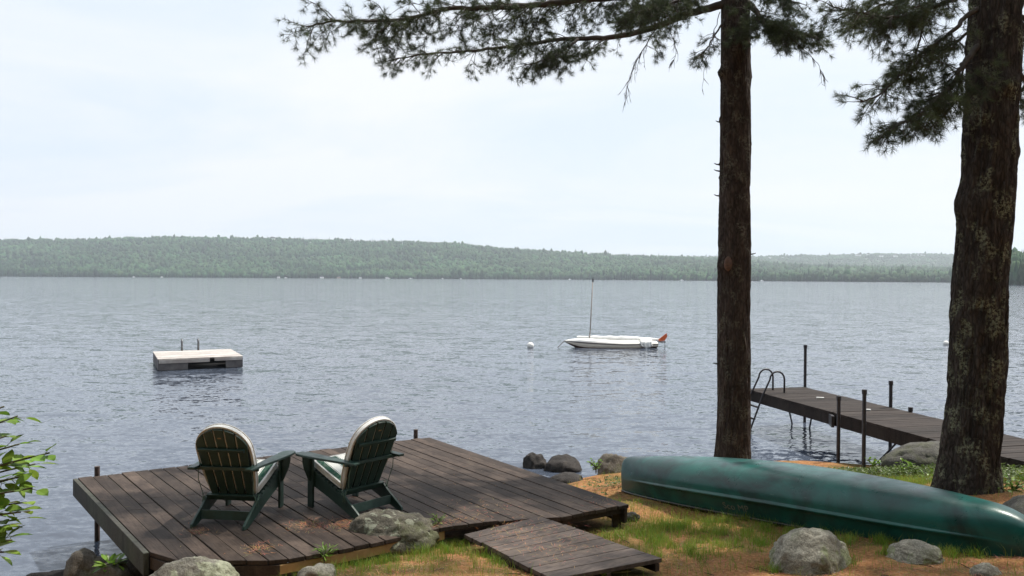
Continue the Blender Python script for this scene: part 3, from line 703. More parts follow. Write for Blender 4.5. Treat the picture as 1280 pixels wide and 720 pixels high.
# ------------------------------------------------------------------ swim raft
wr = P(198, 463, 0); wr2 = P(302, 461.5, 0)
dirx = (wr2 - wr).xy.normalized(); ang = R(27); LEN = 2.62; wr = P(198.5, 449.5, .375)
raft = empty('swim_raft', (wr.x, wr.y, 0), ang, label='square white swim raft with grey sides floating on the left of the lake', cat='raft')
def raft_mat():
    t = MT('peeling_white_paint', .8, .2); n = t.noise(t.coords((1, 7, 1)), 1.6, 6, .6); b = t.noise(t.coords(), 5, 6, .7)
    col = t.ramp(n.outputs[0], [(.35, (.60, .58, .55)), (.6, (.36, .32, .30))]); t.col(t.mix(t.ramp(b.outputs[0], [(.5, 0), (.66, .6)]), col, (.32, .28, .25))); return t.m
M['raft'] = raft_mat(); M['raftside'] = simple('grey_wet_wood', (.075, .07, .075), (.16, .15, .15), .8, 4, .3); M['float'] = simple('black_float', (.02, .02, .025), (.04, .04, .04), .6, 4, 0)
DP = 3.0
mb = MB(); nbd = 20; lens = [LEN] * nbd
for k in range(nbd):
    y0, y1 = k * DP / nbd + .006, (k + 1) * DP / nbd - .006
    mb.box((LEN / 2, (y0 + y1) / 2, .375 + random.uniform(-.004, .004)), (LEN + .06, y1 - y0, .03))
mb.build('planks', M['raft'], raft)
mb = MB(); mb.box((LEN * .30, -.02, .30), (LEN * .6, .035, .12)); mb.box((LEN * .83, -.02, .31), (LEN * .34, .035, .09)); mb.build('painted_edge', M['raft'], raft)
mb = MB(); mb.box((LEN * .17, .02, .16), (LEN * .34, .05, .30)); mb.box((LEN * .90, .02, .16), (LEN * .2, .05, .30)); mb.box((0, DP / 2, .18), (.05, DP, .32)); mb.box((LEN, DP / 2, .18), (.05, DP, .32)); mb.box((LEN / 2, DP - .03, .18), (LEN, .05, .32)); mb.build('side_frame', M['raftside'], raft)
for yy in (.5, 1.6, 2.7):
    mb = MB(); mb.tube([(.1, yy, .08), (LEN - .1, yy, .08)], .22, 14); mb.build('float', M['float'], raft, smooth=True)
lp0 = P(229, 440, .38); lp1 = P(249.5, 439, .38)
inv = Matrix.Rotation(-ang, 4, 'Z')
lad = MB(); ends = []
for q in (lp0, lp1):
    l = inv @ (q - Vector((wr.x, wr.y, 0))); l.y = DP - .08
    lad.tube([(l.x, l.y, .38), (l.x, l.y, .72), (l.x - .01, l.y + .05, .80), (l.x - .012, l.y + .14, .78), (l.x, l.y + .20, .66), (l.x, l.y + .2, -.5)], .028, 8); ends.append(l)
for z in (.2, -.1): lad.tube([(ends[0].x, ends[0].y + .2, z), (ends[1].x, ends[1].y + .2, z)], .02, 6)
lad.build('ladder', M['galv'], raft, smooth=True)

# ------------------------------------------------------------------ moored sailboat
M['gel'] = simple('white_gelcoat', (.80, .79, .76), (.70, .69, .66), .35, 3, 0)
M['gelside'] = simple('cream_hull_side', (.66, .62, .54), (.55, .50, .44), .45, 3, 0)
M['rubrail'] = simple('grey_rub_rail', (.16, .14, .14), (.10, .09, .09), .5, 3, 0)
M['bottom'] = simple('brown_waterline_stain', (.12, .06, .04), (.07, .04, .03), .7, 3, 0)
M['orange'] = simple('orange_rudder_blade', (.62, .12, .03), (.5, .10, .03), .5, 6, 0)
M['sail'] = simple('rolled_white_sail', (.80, .80, .78), (.66, .66, .65), .8, 4, .4)
M['alu'] = simple('dull_aluminium_mast', (.32, .29, .27), (.22, .20, .19), .45, 6, 0, metal=.4)
M['rope'] = simple('old_rope', (.16, .13, .11), (.09, .08, .07), .9, 30, .2)
bw = P(713, 434.2, 0); by = bw.y; S = by / 1000.0
xb = (706 - 640) * S; xs_ = (822 - 640) * S; BL = xs_ - xb
boat = empty('sailboat', (xb, by, 0), R(5), label='small white sailboat with bare mast and tilted orange rudder', cat='sailboat')
def hullsec(t):  # t 0 bow .. 1 stern
    wdt = .62 * (math.sin(min(t / .62, 1) * math.pi / 2) ** .7) * (1 - .22 * max(0, (t - .62) / .38) ** 1.6) + .015
    sheer = .30 - .11 * min(t / .6, 1) + .02 * max(0, t - .6); bot = -.10 + .36 * max(0, 1 - t / .24) ** 1.7 + .10 * max(0, (t - .7) / .3) ** 1.5
    return wdt, sheer, bot
def ring(t, lo, hi, k=7, wmul=1.0):
    wd, s_, b_ = hullsec(t); return wd, s_, b_
nst = 28
def shell(parts, zf, name, mat, closed_cap=True):
    V = []; n = len(parts)
    for i in range(nst + 1):
        t = i / nst; wd, sh_, bt = hullsec(t)
        for (f, z) in parts: V.append((t * BL, f * wd, bt + (sh_ - bt) * z))
    mb = MB(); mb.grid(V, nst + 1, n); mb.add(V[-n:], [tuple(range(n))]); return mb.build(name, mat, boat, smooth=False)
hl = [(-1.0, .86), (-.99, .6), (-.93, .35), (-.7, .12), (0, 0), (.7, .12), (.93, .35), (.99, .6), (1.0, .86)]
hull = shell(hl, None, 'hull', M['gelside'])
shell([(-1.0, .84), (-1.03, .86), (-1.03, 1.0), (-1.0, 1.02), (1.0, 1.02), (1.03, 1.0), (1.03, .86), (1.0, .84)], None, 'rub_rail', M['rubrail'])
shell([(-1.0, 1.03), (-.93, 1.22), (-.6, 1.38), (0, 1.46), (.6, 1.38), (.93, 1.22), (1.0, 1.03)], None, 'deck', M['gel'])
shell([(-.985, .34), (-.94, .38), (-.72, .08), (0, -.05), (.72, .08), (.94, .38), (.985, .34)], None, 'waterline', M['bottom'])
mx0 = (737 - 706) * S
mb = MB(); mb.tube([(mx0, 0, .2), (mx0 + .05, 0, .7), (mx0 + .16, 0, (419 - 343) * S + .35)], [.032, .03, .024], 10); mst = mb.build('mast', M['alu'], boat, smooth=True)
mb = MB(); mb.box((mx0 + .16, 0, (419 - 343) * S + .28), (.07, .05, .16)); mb.build('mast_cap', M['galv'], mst)
bx0, bx1 = (722 - 706) * S, (829 - 706) * S
V = []; nb_, nk = 40, 12
for i in range(nb_ + 1):
    t = i / nb_; rr = (.045 + .05 * math.sin(min(1, t * 1.1) * math.pi) + .03 * math.sin(t * 37) * .3) * (1.25 if t > .5 else 1)
    for k in range(nk):
        a = 2 * math.pi * k / nk; V.append((bx0 + (bx1 - bx0) * t, .05 + rr * math.cos(a) * (1.2),   .46 - .12 * t + rr * math.sin(a) * (1 + .1 * math.sin(5 * a + t * 30))))
mb = MB(); mb.grid(V, nb_ + 1, nk, closed=True); mb.add(V[:nk], [tuple(range(nk))]); mb.add(V[-nk:], [tuple(range(nk))]); mb.build('furled_sail', M['sail'], boat, smooth=True)
# bunched sail hanging over the side
V = []; n1, n2 = 14, 10
for i in range(n1 + 1):
    for k in range(n2 + 1):
        u, v = i / n1, k / n2; x = (799 - 706) * S + (14 * S) * u + .03 * math.sin(v * 7)
        V.append((x, -.20 - .42 * math.sin(min(v * 1.6, 1) * math.pi / 2) - .03 * math.sin(u * 19), .43 - .44 * v ** 1.5 * (1 - .25 * abs(u - .5) * 2) + .0 * u))
mb = MB(); mb.grid(V, n1 + 1, n2 + 1); o_ = mb.build('hanging_sailcloth', M['sail'], boat, smooth=True); sm = o_.modifiers.new('s', 'SOLIDIFY'); sm.thickness = .04
# rudder kicked up at the stern
x1 = BL
mb = MB(); mb.extrude([(x1 + .10, 0, .32), (x1 + .52, 0, .64), (x1 + .55, 0, .48), (x1 + .42, 0, .29), (x1 + .2, 0, .27)], (0, .03, 0)); mb.build('rudder_blade', M['orange'], boat)
mb = MB(); mb.box((x1 + .22, 0, .24), (.5, .05, .06)); mb.tube([(x1 + .44, 0, .24), (x1 + .45, 0, -.12)], .012, 6); mb.build('rudder_bracket', M['rubrail'], boat)
mb = MB(); mb.tube([(0.02, 0, .31), (-.15, -.05, .16), (-.38, -.12, -.05)], .017, 6); mb.build('mooring_line', M['rope'], boat)

def buoy(px, py, dia, label):
    p = P(px, py, 0); r_ = empty('mooring_buoy', (p.x, p.y, 0), 0, label=label, cat='buoy', group='mooring buoys')
    v, f = ICO3; mb = MB(); mb.add(v * dia / 2 + (0, 0, dia * .28), [tuple(q) for q in f]); mb.build('float_ball', M['gel'], r_, smooth=True)
    mb = MB(); mb.tube([(0, 0, dia * .72), (0, 0, dia * .84)], dia * .09, 8); mb.build('shackle', M['rubrail'], r_)
buoy(663, 434.4, .31, 'round white mooring ball left of the small sailboat')
buoy(1182.5, 431, .26, 'small white mooring ball half hidden by the thick pine trunk')

# ------------------------------------------------------------------ pier on the right
F0 = Vector((5.02, 17.1)); Dd = Vector((.217, -.976)).normalized(); Pp = Vector((-Dd.y, Dd.x)); WID = 1.38
pier = empty('pier', (F0.x, F0.y, DZ), 0, label='long narrow dark pier on pipe legs reaching into the lake behind the pines', cat='pier')
po = np.array(pier.location)
def pier_section(s0, s1, z0, z1):
    mb = MB(); tt = []; s_ = s0
    while s_ < s1 - .01:
        a, b = s_ + .005, min(s_ + .145, s1) - .004
        za, zb_ = z0 + (z1 - z0) * (a - s0) / (s1 - s0), z0 + (z1 - z0) * (b - s0) / (s1 - s0)
        j = random.uniform(-.01, .01); dz = random.uniform(-.002, .002)
        q = [(F0 + Dd * a + Pp * (-.01 + j), za), (F0 + Dd * a + Pp * (WID + j), za), (F0 + Dd * b + Pp * (WID + j), zb_), (F0 + Dd * b + Pp * (-.01 + j), zb_)]
        mb.add([(p.x, p.y, z + dz) for p, z in q] + [(p.x, p.y, z - .035 + dz) for p, z in q], [(0, 1, 2, 3), (7, 6, 5, 4), (0, 4, 5, 1), (1, 5, 6, 2), (2, 6, 7, 3), (3, 7, 4, 0)]); tt.append(random.uniform(.75, 1.2)); s_ += .145
    o_ = mb.build('planks', M['dock'], pier, po); tint_faces(o_, lambda n: np.repeat(tt, 8))
    mb = MB()
    for e, th in ((.0, .045), (WID - .055, .045)):
        q = [F0 + Dd * s0 + Pp * e, F0 + Dd * s1 + Pp * e, F0 + Dd * s1 + Pp * (e + th), F0 + Dd * s0 + Pp * (e + th)]
        mb.add([(p.x, p.y, z - .038) for p, z in zip(q, (z0, z1, z1, z0))] + [(p.x, p.y, z - .235) for p, z in zip(q, (z0, z1, z1, z0))], [(0, 1, 2, 3), (7, 6, 5, 4), (0, 4, 5, 1), (1, 5, 6, 2), (2, 6, 7, 3), (3, 7, 4, 0)])
    o_ = mb.build('side_beams', M['dock'], pier, po); tint_faces(o_, lambda n: np.ones(n) * .85)
def ps(s, e, z): q = F0 + Dd * s + Pp * e; return (q.x, q.y, z)
pier_section(0, 3.05, DZ, DZ); pier_section(3.07, 6.1, DZ, DZ); pier_section(6.12, 9.6, DZ, DZ + .13)
mb = MB(); c = Vector(ps(3.06, -.03, DZ - .14)); mb.box(c, (.05, .34, .2), Matrix.Rotation(-.22, 3, 'Z')); mb.build('joint_plate', M['steel'], pier, po, bevel=.004)
for s_, e_ in ((1.55, .75), (3.0, .72)):
    mb = MB(); mb.box(ps(s_, e_, DZ + .012), (.14, .06, .02), Matrix.Rotation(-.2, 3, 'Z')); mb.build('white_cleat', M['gel'], pier, po)
for px, top, yy, x in ((1050, 496, 13.6, 5.58), (1082, 488, 12.9, 5.70), (1007.5, 432, 17.45, 6.44), (1115, 477, 14.7, 7.0), (1140, 510, 14.18, 7.12)):
    mb = MB(); ht = PD(px, top, yy).z; x = (px - 640) / 1000 * yy
    mb.tube([(x, yy, -.8), (x, yy, ht)], .031, 10); mb.tube([(x, yy, ht - .06), (x, yy, ht + .015)], .040, 10); mb.build('post', M['steel'], pier, po, smooth=False)
for a, b in (((985, 513), (990, 529)), ((1017, 513), (1012, 535)), ((1127, 553), (1098, 577)), ((1043, 520), (1046, 520))):
    if a[0] == 1043: continue
    q0 = PD(a[0], a[1] - 6, 16.2 if a[0] < 1100 else 13.4); q1 = P(b[0], b[1], 0); q2 = q0 + (q1 - q0) * 1.25
    mb = MB(); mb.tube([q0, q1, q2], .018, 6); mb.build('slanting_leg', M['steel'], pier, po)
lad = MB(); rails = []
for s_ in (.30, .74):
    out = -Pp
    pts = []
    def lp(o, z): q = F0 + Dd * s_ + out * o; return Vector((q.x, q.y, z))
    pts = [lp(-.46, DZ + .0), lp(-.46, DZ + .28)]
    for a in np.linspace(0, math.pi, 9)[1:]: pts.append(lp(-.46 + .165 * (1 - math.cos(a)), DZ + .28 + .165 * math.sin(a)))
    pts += [lp(.03, DZ - .04), lp(.30, .05), lp(.42, -.35)]
    rb = MB(); rb.tube(pts, .019, 10); rails.append(pts)
    rb.build('rail', M['steel'], pier, po, smooth=True)
for z in (.50, .26, .02, -.22):
    o = .04 + (DZ - z) * .34
    a = F0 + Dd * .30 - Pp * o; b = F0 + Dd * .74 - Pp * o
    mb = MB(); mb.box(((a.x + b.x) / 2, (a.y + b.y) / 2, z), (.07, (b - a).length, .018), Matrix.Rotation(math.atan2(Dd.x, -Dd.y), 3, 'Z')); mb.build('step', M['dock'], pier, po); 
    tint_faces(COL.objects[-1], white1)
#PART3
# ------------------------------------------------------------------ canoe, bottom up on the bank
CL = Vector((1.43, 10.2, .40)); CR = Vector((4.42, 6.42, .80))
axis = (CR - CL); CLEN = axis.length; axn = axis.normalized(); side = Vector((0, 0, 1)).cross(axn).normalized(); nup = axn.cross(side).normalized()
canoe = empty('canoe', (CL + CR) / 2, 0, label='long faded green canoe lying upside down between the two pines', cat='canoe')
co = np.array(canoe.location)
def canoe_mat():
    t = MT('faded_green_hull', .42, .5)
    n = t.noise(t.coords(), 1.7, 5, .6, 1.2); s_ = t.noise(t.coords(), 4.5, 7, .65, .5); f = t.noise(t.coords((1, 1, 1)), 45, 4, .8)
    col = t.ramp(n.outputs[0], [(.36, (.003, .026, .025)), (.60, (.004, .088, .073))])
    col = t.mix(t.ramp(s_.outputs[0], [(.55, 0), (.80, .3)]), col, (.035, .115, .110))
    col = t.mix(t.ramp(f.outputs[0], [(.68, 0), (.74, .45)]), col, (.30, .36, .34)); t.col(col)
    sc = t.noise(t.coords((1.5, 40, 14), (0, 0, R(52))), 3, 3, .7); col = t.mix(t.ramp(sc.outputs[0], [(.70, 0), (.74, .35)]), col, (.16, .24, .22)); t.col(col)
    t.link(t.ramp(s_.outputs[0], [(.3, .24), (.7, .46)]), t.b.inputs['Roughness'])
    t.bump(s_.outputs[0], .12, .03); return t.m
M['hull'] = canoe_mat()
M['hullin'] = simple('canoe_inside', (.03, .05, .045), (.02, .03, .03), .7, 4, 0)
M['gunwale'] = simple('black_vinyl_gunwale', (.02, .022, .022), (.03, .03, .03), .45, 10, 0)
prof = [(0, 1), (.16, .998), (.32, .988), (.47, .968), (.60, .935), (.71, .89), (.80, .83), (.87, .76), (.92, .69), (.955, .61), (.972, .54), (.966, .46), (.972, .435), (1.012, .425), (1.030, .41), (1.020, .392), (.962, .375), (.925, .30), (.870, .18), (.83, .08), (.82, 0)]
ncan = 90
def cstat(t):   # t in -1..1
    a = abs(t)
    wd = .455 * max(0, 1 - a ** 2.3) ** .80
    keel = (.43 if t < 0 else .43 - .035 * a) + .145 * (1 - a ** 2)
    e0, pw = (.80, 2.1) if t > 0 else (.93, 2.8)
    if a > e0: keel *= max(0, 1 - ((a - e0) / (1 - e0)) ** pw) ** (1 / 2.4)
    gun = .012 + .05 * max(0, 1 - a ** 2.2)
    if keel < gun + .012: gun = max(0.0, min(gun, keel - .012))
    return wd, keel, gun
V = []; ts = [math.sin(q * math.pi / 2) for q in np.linspace(-1, 1, ncan)]
ts = [max(-1, min(1, .5 * q + .5 * math.sin(q * math.pi / 2))) for q in np.linspace(-1, 1, ncan)]
full = [(-a, b) for a, b in prof[::-1]][:-1] + prof
gl = {-1: [], 1: []}; kl = []
for t in ts:
    wd, k, g_ = cstat(t); c = CL.lerp(CR, (t + 1) / 2)
    endb = min(1, (1 - abs(t)) / .22)
    for a, b in full:
        rb = (a if abs(a) <= 1 else a)
        if abs(b - .41) < .04: rb = math.copysign(min(abs(a), .965 + (abs(a) - .965) * min(1, max(0, (1 - abs(t)) - .12) / .25)), a)
        w_ = rb * wd + math.copysign(.012, a) * (1 if abs(a) > .01 else 0)
        # rounder ridge toward the ends
        zz = g_ + (k - g_) * (b if endb >= 1 else b)
        V.append(tuple(c + side * w_ + nup * zz))
    for s in (-1, 1): gl[s].append(c + side * s * (.82 * wd + .012) + nup * (g_ + .004))
mb = MB(); mb.grid(V, ncan, len(full)); hull = mb.build('hull', M['hull'], canoe, co, smooth=True)
hull.data.materials.append(M['hullin']); s_ = hull.modifiers.new('shell', 'SOLIDIFY'); s_.thickness = .008; s_.offset = 1 if False else 0; s_.material_offset = 0
for s in (-1, 1):
    mb = MB(); mb.tube(gl[s], .014, 8); mb.build('gunwale', M['gunwale'], canoe, co, smooth=True)
for t in (-.45, 0.05, .5):
    wd, k, g_ = cstat(t); c = CL.lerp(CR, (t + 1) / 2) + nup * (g_ + .02)
    mb = MB(); mb.tube([c - side * wd * .78, c + side * wd * .78], .016, 8); mb.build('thwart', M['newwood'], canoe, co)
# faint hand lettering low on the side that faces the bank (toward -side or +side, whichever faces the camera)
cs = 1 if (CAM - (CL + CR) / 2).dot(side) > 0 else -1
def hull_pt(t, b):
    wd, k, g_ = cstat(t); a = np.interp(b, [q[1] for q in prof[::-1]], [q[0] for q in prof[::-1]])
    return CL.lerp(CR, (t + 1) / 2) + side * cs * (a * wd + .012 + .0065) + nup * (g_ + (k - g_) * b)
fc = bpy.data.curves.new('lettering', 'FONT'); fc.body = 'Sco MP'; fc.size = .105; fc.extrude = .0008; fc.space_character = 1.05; fc.align_x = 'CENTER'; fc.align_y = 'CENTER'
M['letters'] = simple('faded_letters', (.26, .25, .20), (.10, .10, .085), .8, 30, 0); fc.materials.append(M['letters'])
lo = bpy.data.objects.new('lettering', fc); COL.objects.link(lo); lo.parent = canoe
tl = -0.155; pc = hull_pt(tl, .20); px_ = (hull_pt(tl + .04, .20) - hull_pt(tl - .04, .20)).normalized(); pyv = (hull_pt(tl, .30) - hull_pt(tl, .08)).normalized()
nz_ = px_.cross(pyv).normalized()
if nz_.dot(CAM - pc) < 0: px_ = -px_; nz_ = px_.cross(pyv).normalized()
pyv = nz_.cross(px_).normalized()
mm = Matrix((px_, pyv, nz_)).transposed().to_4x4(); mm.translation = pc - canoe.location + nz_ * .008
bpy.context.view_layer.update(); lme = bpy.data.meshes.new_from_object(lo); bpy.data.objects.remove(lo)
lo = bpy.data.objects.new('lettering', lme); COL.objects.link(lo); lo.parent = canoe; lo.matrix_local = mm

# ------------------------------------------------------------------ rocks
def rock(label, c, size, mat, seed, sub=4, rough=.28, flat=.0, rz=0, group=None, cat='rock', name='rock', cut=0):
    rng = np.random.default_rng(seed); v, f = ico(sub)
    q = v * 1.0; n = fbm(q * 1.15 + seed * 7.7, 2, seed) * rough + fbm(q * 3.2 + seed * 3.1, 4, seed + 50) * rough * .32
    r_ = 1 + n
    V = v * r_[:, None]
    for k in range(cut):     # cleaved faces
        nn = rng.normal(size=3); nn[2] = abs(nn[2]) * .8; nn /= np.linalg.norm(nn); dcut = rng.uniform(.68, .86)
        d = V @ nn; ov = np.clip(d - dcut, 0, None); V = V - ov[:, None] * nn * .88
    V = V + (fbm(v * 7 + seed, 4, seed + 9) * .035)[:, None] * v - (np.clip(.10 - np.abs(fbm(v * 2.1 + seed * 2, 2, seed + 19)), 0, 1) * .45)[:, None] * v
    V = V * np.array(size) / 2
    cs_, sn = math.cos(rz), math.sin(rz); V = np.stack([V[:, 0] * cs_ - V[:, 1] * sn, V[:, 0] * sn + V[:, 1] * cs_, V[:, 2]], 1)
    me = bpy.data.meshes.new(name); me.from_pydata(V.tolist(), [], f.tolist()); me.update(); me.polygons.foreach_set('use_smooth', [True] * len(me.polygons)); me.materials.append(mat)
    o = bpy.data.objects.new(name, me); COL.objects.link(o); o.location = c
    return tag(o, label, cat, group)
def rock_px(label, x0, x1, ytop, ybase, zb, mat, seed, depth=1.0, tall=1.0, **k):
    """rock whose foot stands at pixel row ybase on height zb"""
    p = P((x0 + x1) / 2, ybase, zb); s_ = p.y / FPX; wdt = (x1 - x0) * s_
    dp = wdt * depth; yc = p.y + dp * .42; ztop = PD((x0 + x1) / 2, ytop, yc).z; h = (ztop - zb) * 2.0
    return rock(label, (p.x * yc / p.y, yc, zb + (ztop - zb) * .02), (wdt * 1.03, dp, h * 1.02 * tall), mat, seed, **k)
rock_px('big lichen spotted boulder between the right chair and the walkway', 438, 548, 639, 684, .68, M['rock_mossy'], 3, .85, rough=.2, sub=5)
rock_px('pale rounded boulder in front of the canoe, the largest in the grass', 955, 1068, 664, 718, .80, M['rock_pale'], 12, .8, rough=.2, cut=7, sub=5)
rock_px('low flat pale rock in front of the canoe, right of the larger boulder', 1108, 1176, 679, 704, .83, M['rock_pale'], 8, .8, sub=5, rough=.2, cut=5)
rock_px('small half buried rock at the lower right corner, nearest of the grass rocks', 1218, 1254, 708, 728, .88, M['rock_pale'], 5, .9)
rock_px('long lichen covered boulder at the lower left in front of the deck end', 180, 300, 694, 738, .62, M['rock_lichen'], 21, .6, cut=3, sub=5)
rock_px('brown rounded rock at the water beside the deck post, lower left', 84, 140, 688, 728, .18, M['rock_mid'], 14, .9, cut=1)
rock_px('pointed brown rock between the round rock and the long boulder', 118, 172, 700, 736, .36, M['rock_mid'], 27, .8, cut=3)
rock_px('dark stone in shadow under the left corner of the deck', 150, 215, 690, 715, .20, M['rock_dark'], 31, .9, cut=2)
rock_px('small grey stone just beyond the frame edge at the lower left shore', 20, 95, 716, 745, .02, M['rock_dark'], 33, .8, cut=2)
rock_px('grey stone below the bare pine edge board of the deck', 372, 420, 708, 730, .76, M['rock_pale'], 35, .9, cut=1)
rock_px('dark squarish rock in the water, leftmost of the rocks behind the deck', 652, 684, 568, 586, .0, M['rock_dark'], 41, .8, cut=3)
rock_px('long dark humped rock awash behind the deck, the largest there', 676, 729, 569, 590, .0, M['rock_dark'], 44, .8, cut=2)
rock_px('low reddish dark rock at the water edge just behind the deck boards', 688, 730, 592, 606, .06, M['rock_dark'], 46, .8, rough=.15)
rock_px('brown rock with a leafy sprig beside the left tip of the canoe', 748, 790, 569, 592, .10, M['rock_mid'], 48, .9, cut=2)
rock_px('large grey shore boulder under the pier left of the thick pine', 1104, 1250, 554, 600, .38, M['rock_shore'], 52, .6, cut=0, rough=.14, sub=5)
rock_px('grey boulder behind the right tip of the canoe at the frame edge', 1248, 1330, 627, 668, .95, M['rock_shore'], 55, .8, cut=2)
rock_px('thin grey stone lying on bare soil between deck and canoe', 778, 800, 641, 648, .56, M['rock_shore'], 57, .7)

# ------------------------------------------------------------------ pines
def smooth_path(pts, n=8):
    pts = [Vector(p) for p in pts]; out = []
    for i in range(len(pts) - 1):
        p0 = pts[max(i - 1, 0)]; p1 = pts[i]; p2 = pts[i + 1]; p3 = pts[min(i + 2, len(pts) - 1)]
        for k in range(n):
            t = k / n
            out.append(.5 * ((2 * p1) + (p2 - p0) * t + (2 * p0 - 5 * p1 + 4 * p2 - p3) * t * t + (3 * p1 - p0 - 3 * p2 + p3) * t ** 3))
    out.append(pts[-1]); return out
def trunk_mesh(centres, radii, seed, flare, knobs, n=150, nz=420, amp=.028):
    zs = [c.z for c in centres]; z = np.linspace(zs[0], zs[-1], nz)
    cx = np.interp(z, zs, [c.x for c in centres]); cy = np.interp(z, zs, [c.y for c in centres]); rr = np.interp(z, zs, radii)
    a = np.linspace(0, 2 * math.pi, n, endpoint=False)
    Z, A = np.meshgrid(z, a, indexing='ij'); RR = np.repeat(rr[:, None], n, 1)
    fl = np.clip(1 - (Z - zs[0]) / .75, 0, 1) ** 2.2
    RR = RR * (1 + flare * fl * (.65 + .55 * np.cos(A * 3 + seed) * np.cos(A * 2 + .5)))
    q = np.stack([np.cos(A) * 1.6, np.sin(A) * 1.6, Z * .9], -1).reshape(-1, 3)
    RR = RR + (fbm(q, 3, seed) * amp * .8).reshape(nz, n)
    q = np.stack([np.cos(A) * 6, np.sin(A) * 6, Z * 3.2], -1).reshape(-1, 3)
    RR = RR - (np.abs(fbm(q, 4, seed + 5)) * amp * .85).reshape(nz, n)
    q = np.stack([np.cos(A) * 11, np.sin(A) * 11, Z * 1.3], -1).reshape(-1, 3)
    RR = RR - (np.clip(.28 - np.abs(fbm(q, 2, seed + 8)), 0, 1) * amp * 1.5).reshape(nz, n)
    for (kz, ka, kr, kh) in knobs:
        da = np.abs((A - ka + math.pi) % (2 * math.pi) - math.pi) * rr.mean()
        RR = RR + kh * np.exp(-((Z - kz) / kr) ** 2 - (da / kr) ** 2)
    V = np.stack([cx[:, None] + RR * np.cos(A), cy[:, None] + RR * np.sin(A), Z], -1).reshape(-1, 3)
    mb = MB(); mb.grid(V, nz, n, closed=True); return mb
DENS = [2.9]
class Foliage:
    def __init__(s, seed): s.wood = MB(); s.tp = []; s.td = []; s.rng = random.Random(seed)
    def tuft(s, p, d): s.tp.append(tuple(p)); s.td.append(tuple(d))
    def twig(s, p, d, ln, r=.005, droop=.2, tufts=True, sub=2, every=.07):
        rg = s.rng; n = 6; pts = [Vector(p)]; d = Vector(d).normalized()
        for i in range(n):
            d = (d + Vector((rg.uniform(-.2, .2), rg.uniform(-.2, .2), rg.uniform(-.2, .2) - droop * .25))).normalized()
            pts.append(pts[-1] + d * ln / n)
        s.wood.tube(pts, [r * (1 - .75 * i / n) for i in range(n + 1)], 4, cap=False)
        if sub > 0 and ln > .16:
            k = int(ln / .085)
            for j in range(k):
                t = rg.uniform(.25, 1); i = min(int(t * n), n - 1); a = pts[i].lerp(pts[i + 1], t * n - i)
                dd = (d * .7 + Vector((rg.uniform(-1, 1), rg.uniform(-1, 1), rg.uniform(-.7, .5)))).normalized()
                s.twig(a, dd, ln * rg.uniform(.22, .42), r * .55, 0, tufts, sub - 1, every)
        if tufts:
            s.tuft(pts[-1], (d + Vector((0, 0, .35))).normalized())
            if sub < 2:
                m_ = int(ln / every)
                for j in range(m_):
                    t = rg.uniform(.45, .95); i = min(int(t * n), n - 1); s.tuft(pts[i].lerp(pts[i + 1], t * n - i), (d + Vector((rg.uniform(-.8, .8), rg.uniform(-.8, .8), rg.uniform(-.3, .8)))).normalized())
    def limb(s, pts, r0, r1, start=.15, per_m=9, lmin=.25, lmax=.75, up=.25, down=.75, droop=.3, sub=2, spread=1.0, dead=0.0, side=8):
        rg = s.rng; pth = smooth_path(pts, 6); n = len(pth)
        for i in range(1, n - 1): pth[i] = pth[i] + Vector((rg.uniform(-1, 1), rg.uniform(-1, 1), rg.uniform(-1, 1))) * .010
        s.wood.tube(pth, [r0 + (r1 - r0) * (i / (n - 1)) ** .8 for i in range(n)], side)
        L_ = [0]
        for i in range(1, n): L_.append(L_[-1] + (pth[i] - pth[i - 1]).length)
        tot = L_[-1]; x = tot * start
        while x < tot:
            i = min(max(1, np.searchsorted(L_, x)), n - 1); f = (x - L_[i - 1]) / max(L_[i] - L_[i - 1], 1e-6); p = pth[i - 1].lerp(pth[i], f); tg = (pth[i] - pth[i - 1]).normalized()
            lat = tg.cross(Vector((0, 0, 1))).normalized() * rg.choice((-1, 1))
            fr_ = x / tot; ln = rg.uniform(lmin, lmax) * (1.0 - .35 * max(0, fr_ - .6) / .4)
            v = Vector((0, 0, rg.uniform(-down, up)))
            d = (tg * rg.uniform(.25, .9) + lat * rg.uniform(.2, 1.0) * spread + v).normalized()
            s.twig(p, d, ln, .0045 + .004 * ln, droop, rg.random() >= dead, sub)
            x += rg.expovariate(per_m * DENS[0])
        s.twig(pth[-1], (pth[-1] - pth[-2]), lmax * .4, .006, 0, True, sub)
    def needles(s, name, parent, origin, n=26, ln=.085, wd=.0030, seed=0):
        rng = np.random.default_rng(seed); Pn = np.array(s.tp); Dn = np.array(s.td); k = len(Pn)
        if k == 0: return
        rd = rng.normal(size=(k, n, 3)); rd /= np.linalg.norm(rd, axis=2)[..., None]
        d = Dn[:, None, :] * .75 + rd * .85; d /= np.linalg.norm(d, axis=2)[..., None]
        l = ln * rng.uniform(.7, 1.15, (k, n, 1)) * rng.uniform(.8, 1.15, (k, 1, 1))
        b = Pn[:, None, :] - Dn[:, None, :] * rng.uniform(0, .035, (k, n, 1))
        w_ = np.cross(d, rng.normal(size=(k, n, 3))); w_ /= np.linalg.norm(w_, axis=2)[..., None]; w_ *= wd / 2
        V = np.stack([b - w_, b + w_, b + d * l], 2).reshape(-1, 3, 3)
        tint = np.repeat(rng.uniform(.6, 1.35, (k, 1)) * np.ones((1, n)), 1, 1).reshape(-1, 1) * np.ones((1, 3))
        return tri_mesh(name, V, M['needle'], parent, origin, tint)
PINE_CNT = [0]
def pine_branch(tree, org, seed, fn, nn=26, wd=.003, label=None, name='branch'):
    F = Foliage(seed); fn(F)
    b = F.wood.build(name, M['twig'], tree, org, smooth=True)
    if F.tp: F.needles('needles', b, org, nn, wd=wd, seed=seed)
    PINE_CNT[0] += len(F.tp); return b
